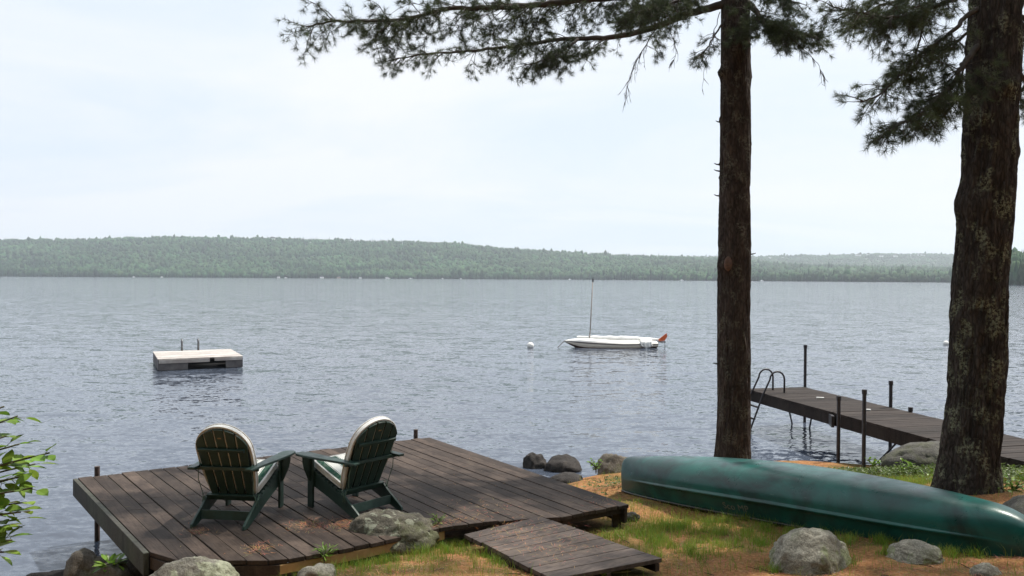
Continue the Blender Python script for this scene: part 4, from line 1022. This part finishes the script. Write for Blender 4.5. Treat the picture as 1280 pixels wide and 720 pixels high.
# thin pine
T1Y = 10.8; z0 = gz(3.0, T1Y) - .12
c1 = [Vector((3.01, T1Y, z0)), PD(918, 500, T1Y), PD(917, 350, T1Y), PD(919.5, 150, T1Y), PD(919.5, 0, T1Y)]; c1.append(c1[-1] + Vector((.02, .1, 3))); c1.append(c1[-1] + Vector((.05, 0, 4)))
r1_ = [.235, .222, .218, .20, .185, .14, .04]
pine1 = empty('pine_tree', (3.0, T1Y, z0 + .1), 0, label='thin straight pine rising behind the middle of the canoe', cat='tree')
o1 = np.array(pine1.location)
def kn(px, py, ang, r_, h, y): return (PD(px, py, y).z, ang, r_, h)
W_, E_s = math.pi * 1.02, 0.0
k1 = [kn(898, 92, math.pi * 1.1, .07, .075, T1Y), kn(897, 330, math.pi * 1.15, .10, .05, T1Y), kn(900, 150, W_, .05, .025, T1Y), kn(897, 205, W_, .035, .03, T1Y), kn(897, 222, W_, .03, .028, T1Y), kn(938, 95, 0, .09, .02, T1Y), kn(938, 180, 0, .06, .018, T1Y), kn(940, 305, 0, .03, .02, T1Y)]
trunk_mesh(c1, r1_, 4, .28, k1, amp=.02).build('trunk', M['bark1'], pine1, o1, smooth=True)
def stub(tree, org, p, d, ln, r): mb = MB(); p = Vector(p); d = Vector(d).normalized(); mb.tube([p, p + d * ln * .6, p + d * ln + Vector((0, 0, ln * .1))], [r, r * .7, r * .3], 7); mb.build('branch_stub', M['bark1'], tree, org)
for px, py, s_ in ((897, 206, -1), (897, 214, -1), (897, 245, -1), (899, 153, -1), (939, 318, 1), (896, 455, -1)):
    q = PD(px, py, T1Y); stub(pine1, o1, q - Vector((s_ * .03, 0, 0)), (s_, -.3, .1), .09, .012)
q = PD(905, 330, T1Y); v, f = ICO2; mb = MB(); mb.add(v * np.array((.055, .03, .10)) + np.array((q.x, T1Y - .205, q.z)), [tuple(a) for a in f]); mb.build('branch_scar', M['wound'], pine1, o1, smooth=True)
def pth(lst): return [PD(a, b, y) for a, b, y in lst]
pine_branch(pine1, o1, 101, lambda F: F.limb(pth([(905, -30, 10.8), (850, -10, 10.6), (790, -5, 10.4), (720, 1, 10.2), (660, 7, 10.1), (600, 10, 10.0), (555, 12, 9.9), (500, 25, 9.8), (455, 26, 9.7), (415, 27, 9.6), (385, 33, 9.6)]), .060, .010, start=.10, per_m=13, lmin=.2, lmax=.72, up=.55, down=.75, spread=.8))
pine_branch(pine1, o1, 102, lambda F: F.limb(pth([(907, 4, 10.8), (862, 17, 10.9), (820, 33, 11.0), (780, 44, 11.1), (740, 48, 11.2), (700, 49, 11.3), (650, 57, 11.3), (600, 62, 11.2), (555, 66, 11.2), (520, 69, 11.1), (490, 75, 11.1)]), .058, .007, start=.30, per_m=11, lmin=.2, lmax=.5, up=.35, down=.75, spread=.6))
pine_branch(pine1, o1, 103, lambda F: F.limb(pth([(722, 49, 11.2), (705, 62, 11.0), (685, 73, 10.8), (655, 82, 10.6)]), .022, .006, start=.1, per_m=26, lmin=.15, lmax=.42, up=.3, down=.6, spread=.8))
pine_branch(pine1, o1, 104, lambda F: F.limb(pth([(930, 0, 10.8), (945, 14, 10.6), (955, 28, 10.4), (985, 38, 10.2), (1020, 46, 10.1)]), .05, .012, start=.2, per_m=55, lmin=.15, lmax=.5, up=.45, down=.35, spread=1.0))
pine_branch(pine1, o1, 105, lambda F: F.limb(pth([(905, 25, 10.7), (893, 45, 10.4), (882, 62, 10.2), (872, 72, 10.0)]), .015, .005, start=.35, per_m=18, lmin=.12, lmax=.3, up=.3, down=.5, spread=.7))
pine_branch(pine1, o1, 106, lambda F: F.limb(pth([(905, -20, 10.7), (870, -8, 10.2), (830, 8, 9.8), (790, 16, 9.4)]), .04, .01, start=.3, per_m=22, lmin=.2, lmax=.5, up=.4, down=.5, spread=1.0))
pine_branch(pine1, o1, 107, lambda F: F.limb(pth([(925, -20, 10.8), (965, -5, 10.5), (1000, 4, 10.2)]), .04, .01, start=.3, per_m=22, lmin=.2, lmax=.45, up=.4, down=.5, spread=1.0))
def dead(F, lst, r=.010, per=9, lm=.35):
    F.limb(pth(lst), r, .002, start=.25, per_m=per, lmin=.1, lmax=lm, up=.1, down=1.0, droop=.6, sub=1, spread=.5, dead=1.0, side=5)
    F.tp = []; F.td = []
pine_branch(pine1, o1, 111, lambda F: dead(F, [(822, 33, 11.0), (808, 55, 10.9), (793, 82, 10.8), (784, 108, 10.8), (781, 128, 10.8)]), name='dead_twig')
pine_branch(pine1, o1, 112, lambda F: (dead(F, [(985, 45, 10.2), (1005, 62, 10.1), (1022, 80, 10.1), (1030, 95, 10.1)], .007, 7, .25)), name='dead_twig')
pine_branch(pine1, o1, 113, lambda F: (dead(F, [(850, 22, 10.8), (842, 45, 10.7), (846, 65, 10.7), (838, 80, 10.7)], .006, 7, .2)), name='dead_twig')
pine_branch(pine1, o1, 114, lambda F: (dead(F, [(900, 15, 10.6), (890, 50, 10.5), (882, 80, 10.4), (878, 112, 10.4)], .006, 6, .2)), name='dead_twig')
# thick pine
T2Y = 8.5; z2 = gz(4.83, T2Y) - .15
c2 = [Vector((4.84, T2Y, z2)), PD(1212, 560, T2Y), PD(1218, 500, T2Y), PD(1226, 350, T2Y), PD(1233, 250, T2Y), PD(1241, 100, T2Y), PD(1245, 0, T2Y)]; c2.append(c2[-1] + Vector((.15, .05, 3))); c2.append(c2[-1] + Vector((.15, 0, 5)))
r2_ = [.305, .292, .280, .272, .268, .262, .252, .20, .05]
pine2 = empty('pine_tree', (4.84, T2Y, z2 + .1), 0, label='thick leaning pine with pale lichen on its bark at the right', cat='tree', )
o2 = np.array(pine2.location)
k2 = [kn(1198, 255, math.pi * 1.02, .16, .05, T2Y), kn(1235, 112, math.pi * 1.5, .10, .05, T2Y), kn(1272, 190, 0, .10, .03, T2Y), kn(1206, 60, W_, .10, .02, T2Y), kn(1190, 395, W_, .12, .02, T2Y), kn(1266, 300, .1, .12, .018, T2Y)]
trunk_mesh(c2, r2_, 9, .36, k2, amp=.034).build('trunk', M['bark2'], pine2, o2, smooth=True)
pine_branch(pine2, o2, 201, lambda F: F.limb(pth([(1240, -2, 8.5), (1208, 20, 8.4), (1195, 36, 8.3), (1165, 58, 8.2), (1145, 72, 8.1), (1125, 95, 8.1), (1100, 118, 8.0), (1075, 127, 8.0)]), .030, .006, start=.3, per_m=17, lmin=.15, lmax=.45, up=.4, down=.5, spread=.7))
pine_branch(pine2, o2, 202, lambda F: F.limb(pth([(1235, 40, 8.5), (1212, 70, 8.35), (1201, 86, 8.2), (1192, 104, 8.1), (1172, 122, 7.9), (1150, 142, 7.8), (1120, 158, 7.7), (1100, 172, 7.7)]), .036, .008, start=.3, per_m=34, lmin=.12, lmax=.38, up=.35, down=.4, spread=.8))
pine_branch(pine2, o2, 203, lambda F: F.limb(pth([(1215, -10, 8.4), (1190, 0, 8.2), (1150, 14, 8.0), (1110, 22, 7.9), (1070, 15, 7.8), (1040, 8, 7.8)]), .030, .006, start=.2, per_m=24, lmin=.15, lmax=.45, up=.3, down=.6, spread=.7))
pine_branch(pine2, o2, 209, lambda F: F.limb(pth([(1213, -30, 8.6), (1185, -15, 8.9), (1150, -5, 9.2), (1105, 5, 9.4), (1065, 25, 9.5)]), .026, .006, start=.25, per_m=18, lmin=.15, lmax=.5, up=.3, down=.7, spread=.8))
pine_branch(pine2, o2, 204, lambda F: F.limb(pth([(1162, -30, 8.1), (1161, 8, 8.1), (1150, 45, 8.0), (1143, 75, 8.0), (1137, 105, 8.0)]), .016, .004, start=.3, per_m=7, lmin=.1, lmax=.25, up=.2, down=.5, spread=.6))
pine_branch(pine2, o2, 205, lambda F: F.limb(pth([(1205, 85, 8.3), (1195, 118, 8.1), (1180, 145, 8.0), (1150, 160, 7.9)]), .012, .004, start=.3, per_m=22, lmin=.12, lmax=.3, up=.3, down=.4, spread=.8))
pine_branch(pine2, o2, 206, lambda F: F.limb(pth([(1235, 20, 8.5), (1205, 45, 8.7), (1185, 60, 8.9), (1150, 85, 9.1), (1110, 92, 9.2)]), .020, .005, start=.2, per_m=18, lmin=.15, lmax=.4, up=.3, down=.5, spread=.8))
pine_branch(pine2, o2, 207, lambda F: F.limb(pth([(1270, 20, 8.6), (1300, 30, 8.7), (1340, 45, 8.8), (1400, 60, 8.9)]), .034, .008, start=.0, per_m=26, lmin=.2, lmax=.55, up=.5, down=.9, spread=1.0))
pine_branch(pine2, o2, 208, lambda F: F.limb(pth([(1268, 90, 8.8), (1295, 110, 9.0), (1340, 130, 9.2), (1400, 150, 9.3)]), .034, .008, start=.05, per_m=22, lmin=.2, lmax=.5, up=.5, down=.8, spread=1.0))
# crowns above the frame: they shade the bank and would show from a step back
def crown(tree, org, base, zlo, zhi, n, seed, rad):
    rg = random.Random(seed); DENS[0] = 1.0
    for k in range(n):
        z = zlo + (zhi - zlo) * (k + rg.random()) / n; a = k * 2.4 + rg.uniform(-.4, .4); f = 1 - .65 * (z - zlo) / (zhi - zlo); Ln = rad * f * rg.uniform(.75, 1.1)
        p = Vector((base.x, base.y, z)); d = Vector((math.cos(a), math.sin(a), 0))
        q = [p, p + d * Ln * .35 + Vector((0, 0, .12)), p + d * Ln * .7 + Vector((0, 0, .15)), p + d * Ln + Vector((0, 0, .3))]
        pine_branch(tree, org, seed + k, lambda F: F.limb(q, .05 * f + .01, .01, start=.2, per_m=5.5, lmin=.3, lmax=.8, up=.35, down=.35, sub=2, spread=1.1), nn=14, wd=.007)
for q_, (ex, ey, ez, zz) in enumerate(((8.4, 8.9, 8.2, 7.3), (7.9, 7.4, 7.9, 7.0), (8.2, 10.4, 8.6, 7.7), (6.9, 6.6, 8.0, 7.4), (7.2, 9.6, 7.4, 6.8))):  # unseen limbs added above the frame to shade the canoe's right end
    b_ = Vector((c2[6].x + .05, T2Y, zz)); e_ = Vector((ex, ey, ez))
    pine_branch(pine2, o2, 230 + q_, lambda F: F.limb([b_, b_.lerp(e_, .3) + Vector((0, 0, .15)), b_.lerp(e_, .7) + Vector((0, 0, .12)), e_], .05, .01, start=.15, per_m=5, lmin=.3, lmax=.8, up=.35, down=.35, sub=2, spread=1.1), nn=14, wd=.007)
crown(pine1, o1, c1[-2], 8.1, 13.4, 12, 300, 3.0)
crown(pine2, o2, c2[-2], 7.4, 13.6, 14, 340, 3.4)
print('tufts', PINE_CNT)

# ------------------------------------------------------------------ grass, litter, small plants
def blades(pts, lens, width, lean, rng, segs=2):
    n = len(pts); a = rng.uniform(0, 2 * math.pi, n); la = rng.uniform(0, 2 * math.pi, n); le = lean * rng.uniform(.2, 1.2, n)
    wv = np.stack([np.cos(a), np.sin(a), 0 * a], 1) * (width * rng.uniform(.6, 1.3, n))[:, None] / 2
    up1 = np.stack([np.cos(la) * le * .35, np.sin(la) * le * .35, np.ones(n)], 1) * (lens * .55)[:, None]
    tip = np.stack([np.cos(la) * le, np.sin(la) * le, np.ones(n) * .95], 1) * lens[:, None]
    b0, b1 = pts - wv, pts + wv; m0, m1 = pts + up1 - wv * .75, pts + up1 + wv * .75; t = pts + tip
    return np.concatenate([np.stack([b0, b1, m1], 1), np.stack([b0, m1, m0], 1), np.stack([m0, m1, t], 1)])
rng = np.random.default_rng(77)
# keep-out: deck, panel, canoe footprint
def inside(poly, x, y):
    r_ = np.zeros(len(x), bool); n = len(poly); j = n - 1
    for i in range(n):
        xi, yi, xj, yj = poly[i][0], poly[i][1], poly[j][0], poly[j][1]
        c = ((yi > y) != (yj > y)) & (x < (xj - xi) * (y - yi) / (yj - yi + 1e-12) + xi); r_ ^= c; j = i
    return r_
deck_poly = [(A_.x, A_.y), (B_.x, B_.y), (C_.x, C_.y)] + [(P(a, b, DZ).x, P(a, b, DZ).y) for a, b in near_px[::-1]]
panel_poly = [(p.x, p.y) for p in rp]
def free(x, y):
    k = ~inside(deck_poly, x, y) & ~inside(panel_poly, x, y)
    p = np.stack([x - CL.x, y - CL.y], 1); ad_ = np.array(axis.xy.normalized()); t = p @ ad_ / axis.xy.length; dd = np.abs(p @ np.array([-ad_[1], ad_[0]]))
    return k & ~((t > .0) & (t < 1) & (dd < .36 * (1 - np.abs(2 * t - 1) ** 2.5)))
def scatter(n, x0, x1, y0, y1, dens):
    x = rng.uniform(x0, x1, n); y = rng.uniform(y0, y1, n); k = free(x, y) & (rng.random(n) < dens(x, y)); x, y = x[k], y[k]
    z = ground_z(x, y); k = z > .10; return np.stack([x[k], y[k], z[k]], 1)
# grass areas seen in the photo: (px, py, radius in m, weight)
spots = [(860, 652, .9, 1), (920, 662, .7, 1), (830, 668, .5, .9), (780, 655, .4, .7), (1000, 650, .35, .9), (1090, 672, .5, .8), (880, 690, .45, .6), (540, 705, .5, .7), (470, 700, .35, .7), (400, 712, .3, .8), (1190, 690, .5, .5), (760, 608, .35, 1), (610, 700, .3, .4),
         (1255, 600, .6, 1), (1100, 600, .6, 1), (1150, 605, .6, 1), (1075, 596, .35, .8), (1230, 570, .8, .8), (1120, 580, .6, .9), (950, 640, .5, .9), (560, 680, .25, .9), (840, 640, .3, 1), (1030, 700, .3, .4), (1140, 655, .4, .6), (700, 712, .2, .3)]
SP = [(P(a, b, .72).x, P(a, b, .72).y, r_, w_) for a, b, r_, w_ in spots]
def gdens(x, y):
    s = np.zeros_like(x)
    for a, b, r_, w_ in SP: s = np.maximum(s, .85 * w_ * np.exp(-(((x - a) ** 2 + (y - b) ** 2) / r_ ** 2)))
    n = fbm(np.stack([x * 3.5, y * 3.5, x * 0], 1), 3, 21) * .5 + .5; n2 = fbm(np.stack([x * 11, y * 11, x * 0], 1), 2, 22) * .5 + .5
    return np.clip(s * 1.1 * np.clip(n * 2.0 - .2, 0, 1) + .05, 0, 1) * np.clip(n2 * 2.2 - .5, .05, 1)
gv = np.stack([GX.ravel(), GY.ravel()], 1); gd = np.clip(gdens(gv[:, 0], gv[:, 1]) * 1.3, 0, 1)
at_ = GRD.data.attributes.new('turf', 'FLOAT_COLOR', 'POINT'); cc_ = np.ones((len(gd), 4)); cc_[:, :3] = gd[:, None]; at_.data.foreach_set('color', cc_.reshape(-1).astype(np.float32))
gp = scatter(420000, -3.5, 9, 4.2, 13, gdens)
gl_ = rng.uniform(.03, .13, len(gp)) * (.7 + .6 * (fbm(gp * 2.3, 2, 31) * .5 + .5))
# upright tufts
tc_ = []; 
for a, b, r_, w_ in SP:
    for q in range(int(20 * w_ * r_ / .5)): tc_.append((a + rng.normal() * r_ * .55, b + rng.normal() * r_ * .45))
for px, py in ((960, 712), (975, 716), (1000, 718), (1040, 716), (1062, 706), (1110, 700), (1125, 704), (1170, 700), (1150, 676), (445, 684), (470, 686), (500, 684), (530, 676), (548, 668), (1095, 682), (940, 668), (905, 655), (880, 650), (850, 642), (830, 640), (815, 650), (1000, 668), (1050, 678), (1190, 700), (1225, 706)):
    c = P(px, py, .76)
    for q in range(3): tc_.append((c.x + rng.normal() * .05, c.y + rng.normal() * .04))
tc_ = np.array(tc_); tc_ = tc_[free(tc_[:, 0], tc_[:, 1])]
tx = np.repeat(tc_, 42, 0) + rng.normal(size=(len(tc_) * 42, 2)) * .035
tz = ground_z(tx[:, 0], tx[:, 1]); kk = tz > .1
tuft = np.stack([tx[kk, 0], tx[kk, 1], tz[kk]], 1); tl_ = (np.repeat(rng.uniform(.6, 1.5, len(tc_)), 42) * rng.uniform(.04, .095, len(tx)))[kk]
n_g = len(gp); gp = np.concatenate([gp, tuft]); gl_ = np.concatenate([gl_, tl_])
Vg = blades(gp - (0, 0, .006), gl_, .0038, .55, rng); tg = np.concatenate([(np.stack([rng.uniform(.75, 1.5, len(gp)), rng.uniform(.8, 1.2, len(gp)), rng.uniform(.7, 1.2, len(gp))], 1))] * 3)
tg[n_g:len(gp)] *= np.array((.85, 1.0, .8)) * RNG.uniform(.75, 1.25, (len(gp) - n_g, 1))
tri = tri_mesh('grass', Vg, M['grass'], None, None, np.tile(tg[:len(gp)], (3, 1))); tag(tri, kind='stuff')
lp = scatter(120000, -3.5, 8, 3.8, 11, lambda x, y: np.clip(1.0 - gdens(x, y) * .6, 0, 1) * np.clip(fbm(np.stack([x * 5, y * 5, x * 0], 1), 3, 61) * 1.2 + .75, .1, 1))
dk = []
for px, py, r_, k_ in ((386, 657, .10, 260), (432, 656, .09, 300), (248, 665, .06, 90), (325, 687, .08, 120), (600, 640, .25, 160), (560, 655, .12, 200), (690, 690, .3, 260), (640, 668, .25, 160), (745, 632, .15, 60), (300, 640, 1.0, 70), (560, 600, 1.0, 90)):
    c = P(px, py, DZ); q = rng.normal(size=(k_, 2)) * r_; dk.append(np.stack([c.x + q[:, 0], c.y + q[:, 1]], 1))
dk = np.concatenate(dk); onp = inside(panel_poly, dk[:, 0], dk[:, 1]); ond = inside(deck_poly, dk[:, 0], dk[:, 1]) & ~onp
zpan = lambda x, y: .765 + (x - rp[0].x) * 0  # panel plane
nrm_ = (rp[1] - rp[0]).cross(rp[3] - rp[0]).normalized()
zp = rp[0].z - (nrm_.x * (dk[:, 0] - rp[0].x) + nrm_.y * (dk[:, 1] - rp[0].y)) / nrm_.z
dk = np.stack([dk[:, 0], dk[:, 1], np.where(onp, zp + .012, DZ + .003)], 1)[onp | ond]
lp = np.concatenate([lp, dk])
n = len(lp); a = rng.uniform(0, 2 * math.pi, n); l = rng.uniform(.04, .09, n); d = np.stack([np.cos(a) * l, np.sin(a) * l, rng.uniform(-.008, .014, n)], 1); wv = np.stack([-np.sin(a), np.cos(a), 0 * a], 1) * .0016
base = lp + np.stack([0 * a, 0 * a, rng.uniform(.002, .012, n)], 1)
tt = np.stack([rng.uniform(.45, 1.3, n), rng.uniform(.5, 1.2, n), rng.uniform(.5, 1.3, n)], 1)
tag(tri_mesh('pine_needle_litter', np.stack([base - wv, base + wv, base + d], 1), M['litter'], None, None, tt), kind='stuff')

def leaf_tris(p, d, nrm, ln, wd):
    """a pointed, folded leaf as 8 triangles"""
    p = Vector(p); d = Vector(d).normalized(); s_ = d.cross(Vector(nrm)).normalized(); u = s_.cross(d)
    prof_ = [(0, 0), (.22, .36), (.48, .5), (.75, .33), (1, 0)]; T = []
    mid = [p + d * (ln * a) - u * (ln * .10 * (a ** 2)) for a, _ in prof_]
    for sg in (-1, 1):
        e_ = [m_ + s_ * sg * wd * b + u * wd * .22 * b for m_, (a, b) in zip(mid, prof_)]
        for i in range(4):
            if i < 3: T.append((mid[i], e_[i + 1], mid[i + 1]))
            if i > 0: T.append((mid[i], e_[i], e_[i + 1]))
            if i == 3: T.append((mid[3], e_[3], mid[4]))
    return [[tuple(q) for q in t] for t in T]
def plant(name, base, stems, label, cat, seed, leaf=(.05, .028), nl=9, group=None, rnd=.35):
    rg = random.Random(seed); base = Vector(base); r_ = empty(name, base, 0, label=label, cat=cat, group=group); o_ = np.array(base)
    wood = MB(); T = []; C_l = []
    for pts in stems:
        pp = smooth_path([Vector(p) for p in pts], 5); wood.tube(pp, [.006 * (1 - .7 * i / len(pp)) + .001 for i in range(len(pp))], 6)
        n = len(pp)
        for j in range(nl):
            t = .25 + .75 * (j + rg.random() * .6) / nl; i = min(int(t * (n - 1)), n - 2); q = pp[i].lerp(pp[i + 1], t * (n - 1) - i); tg = (pp[i + 1] - pp[i]).normalized()
            sd = Vector((rg.uniform(-1, 1), rg.uniform(-1, 1), rg.uniform(-.5, .5))); d = (tg * .6 + sd * .9).normalized()
            e_ = q + d * leaf[0] * rg.uniform(.2, .6); wood.tube([q, e_], .0012, 4)
            lt = leaf_tris(e_, d + Vector((0, 0, -.15)), Vector((rg.uniform(-.5, .5), rg.uniform(-.5, .5), 1)), leaf[0] * rg.uniform(.7, 1.25), leaf[1] * rg.uniform(.8, 1.2)); T += lt; v_ = rg.uniform(.65, 1.35); C_l += [(v_ * rg.uniform(.9, 1.2), v_, v_ * .9)] * len(lt)
    wood.build('stem', M['stem'], r_, o_, smooth=True)
    tri_mesh('leaves', np.array(T), M['leaf'], r_, o_, np.array(C_l)); return r_
# leafy shrub that leans in from the left
sb = Vector((-3.1, 3.05, gz(-3.1, 3.05))); st = []
rg = random.Random(5)
for (px, py, yy) in ((62, 566, 3.0), (44, 580, 3.1), (40, 610, 2.95), (30, 628, 3.05), (22, 520, 3.1), (8, 545, 3.0), (20, 650, 3.0), (24, 555, 3.05), (16, 578, 3.0), (26, 640, 2.95), (6, 630, 3.0), (2, 660, 3.0), (10, 600, 3.05), (30, 595, 3.1), (15, 675, 2.95), (8, 690, 3.0), (-30, 500, 3.0), (-60, 560, 2.9), (-40, 480, 3.2), (-80, 620, 3.1), (5, 508, 2.95)):
    e_ = PD(px, py, yy); m1 = sb.lerp(e_, .4) + Vector((-.15, .02, .30)); m2 = sb.lerp(e_, .78) + Vector((-.06, 0, .16)); st.append([sb, m1, m2, e_])
plant('leafy_shrub', sb, st, 'bright green leafy shrub leaning in from the left frame edge', 'shrub', 8, (.068, .044), 24)
def tuftplant(px, py, z, label, seed, h=.18, n=7, leaf=(.045, .026), name='leafy_weed', spread=.5):
    p = P(px, py, z); p.z = z; rg = random.Random(seed); st = []
    for k in range(n):
        a = rg.uniform(0, 6.28); st.append([p, p + Vector((math.cos(a) * h * .2 * spread, math.sin(a) * h * .2 * spread, h * .5)), p + Vector((math.cos(a) * h * spread, math.sin(a) * h * spread, h * rg.uniform(.7, 1.1)))])
    return plant(name, p, st, label, 'plant', seed, leaf, 8)
tuftplant(745, 592, .18, 'bright green sprig growing by the brown rock left of the canoe', 61, .20, 9, (.05, .03))
tuftplant(1092, 588, .30, 'low leafy weeds beside the grey shore boulder', 62, .16, 10, (.05, .03))
tuftplant(1130, 598, .48, 'green weeds left of the thick pine base behind the canoe', 63, .20, 10, (.05, .03))
tuftplant(1165, 612, .62, 'weeds at the left foot of the thick pine', 64, .18, 9, (.045, .03))
tuftplant(1243, 628, .80, 'upright green seedling at the right foot of the thick pine', 65, .22, 8, (.05, .03))
tuftplant(1268, 622, .84, 'dark leafy weeds right of the seedling at the frame edge', 66, .20, 9, (.05, .03))
tuftplant(548, 662, .72, 'thin green sprout at the deck edge beside the lichen boulder', 69, .12, 6, (.05, .012))
tuftplant(140, 716, .45, 'broad light green leaves among the rocks at the lower left', 70, .10, 4, (.10, .05))
tuftplant(405, 704, .70, 'grassy weeds under the bare pine edge board of the deck', 71, .12, 9, (.07, .010))
# low leafy ground cover between the canoe and the lake
lf = []; cl_ = []
wx, wy = [], []
for px, py, r_, k in ((1080, 592, .35, 260), (1120, 600, .4, 320), (1155, 604, .35, 260), (1050, 588, .2, 40), (1022, 580, .12, 40), (1190, 600, .3, 120), (1262, 606, .45, 320), (1235, 640, .3, 120), (1275, 640, .3, 160), (960, 577, .15, 20), (760, 602, .25, 60)):
    c = P(px, py, .45)
    for q in range(k * 2): wx.append(c.x + rng.normal() * r_); wy.append(c.y + rng.normal() * r_)
wx, wy = np.array(wx), np.array(wy); k = free(wx, wy); wx, wy = wx[k], wy[k]; wz = ground_z(wx, wy)
for x, y, z in zip(wx, wy, wz):
    if z < .08: continue
    h = rng.uniform(.02, .13)
    for q in range(3):
        d = Vector((rng.normal(), rng.normal(), rng.uniform(-.1, .6))); t_ = leaf_tris((x, y, z + h), d, (rng.normal() * .4, rng.normal() * .4, 1), rng.uniform(.025, .05), rng.uniform(.014, .024)); lf += t_; v_ = rng.uniform(.3, .8); cl_ += [(v_, v_ * .85, v_ * .8)] * len(t_)
tag(tri_mesh('ground_cover', np.array(lf), M['leaf'], None, None, np.array(cl_)), kind='stuff')
# unseen woods up the bank behind the camera, added to darken camera-facing sides
nB = 150; bx = RNG.uniform(-34, 34, nB); byy = RNG.uniform(-32, -7, nB); bz = ground_z(bx, byy) - .3
tb = np.ones((nB, 3)) * RNG.uniform(.7, 1.2, (nB, 1)); cB = RNG.random(nB) < .4
ob = forest('unseen_bank_woodland', np.stack([bx, byy, bz], 1), RNG.uniform(13, 19, nB), RNG.uniform(5, 8, nB), ICO3, tb, cB, 99); tag(ob, kind='stuff')
# fallen twigs on the bank
tw = MB(); rg = random.Random(3)
for q in range(70):
    x, y = rg.uniform(-1.6, 4.6), rg.uniform(5.4, 8.6)
    if not free(np.array([x]), np.array([y]))[0]: continue
    a = rg.uniform(0, 6.28); ln = rg.uniform(.06, .28); z = gz(x, y) + .008; x2, y2 = x + math.cos(a) * ln, y + math.sin(a) * ln
    tw.tube([(x, y, z), ((x + x2) / 2 + rg.uniform(-.02, .02), (y + y2) / 2, gz((x + x2) / 2, (y + y2) / 2) + .014), (x2, y2, gz(x2, y2) + .008)], [.004, .003, .0015], 5)
tag(tw.build('fallen_twigs', M['bark1']), kind='stuff')
#PART4
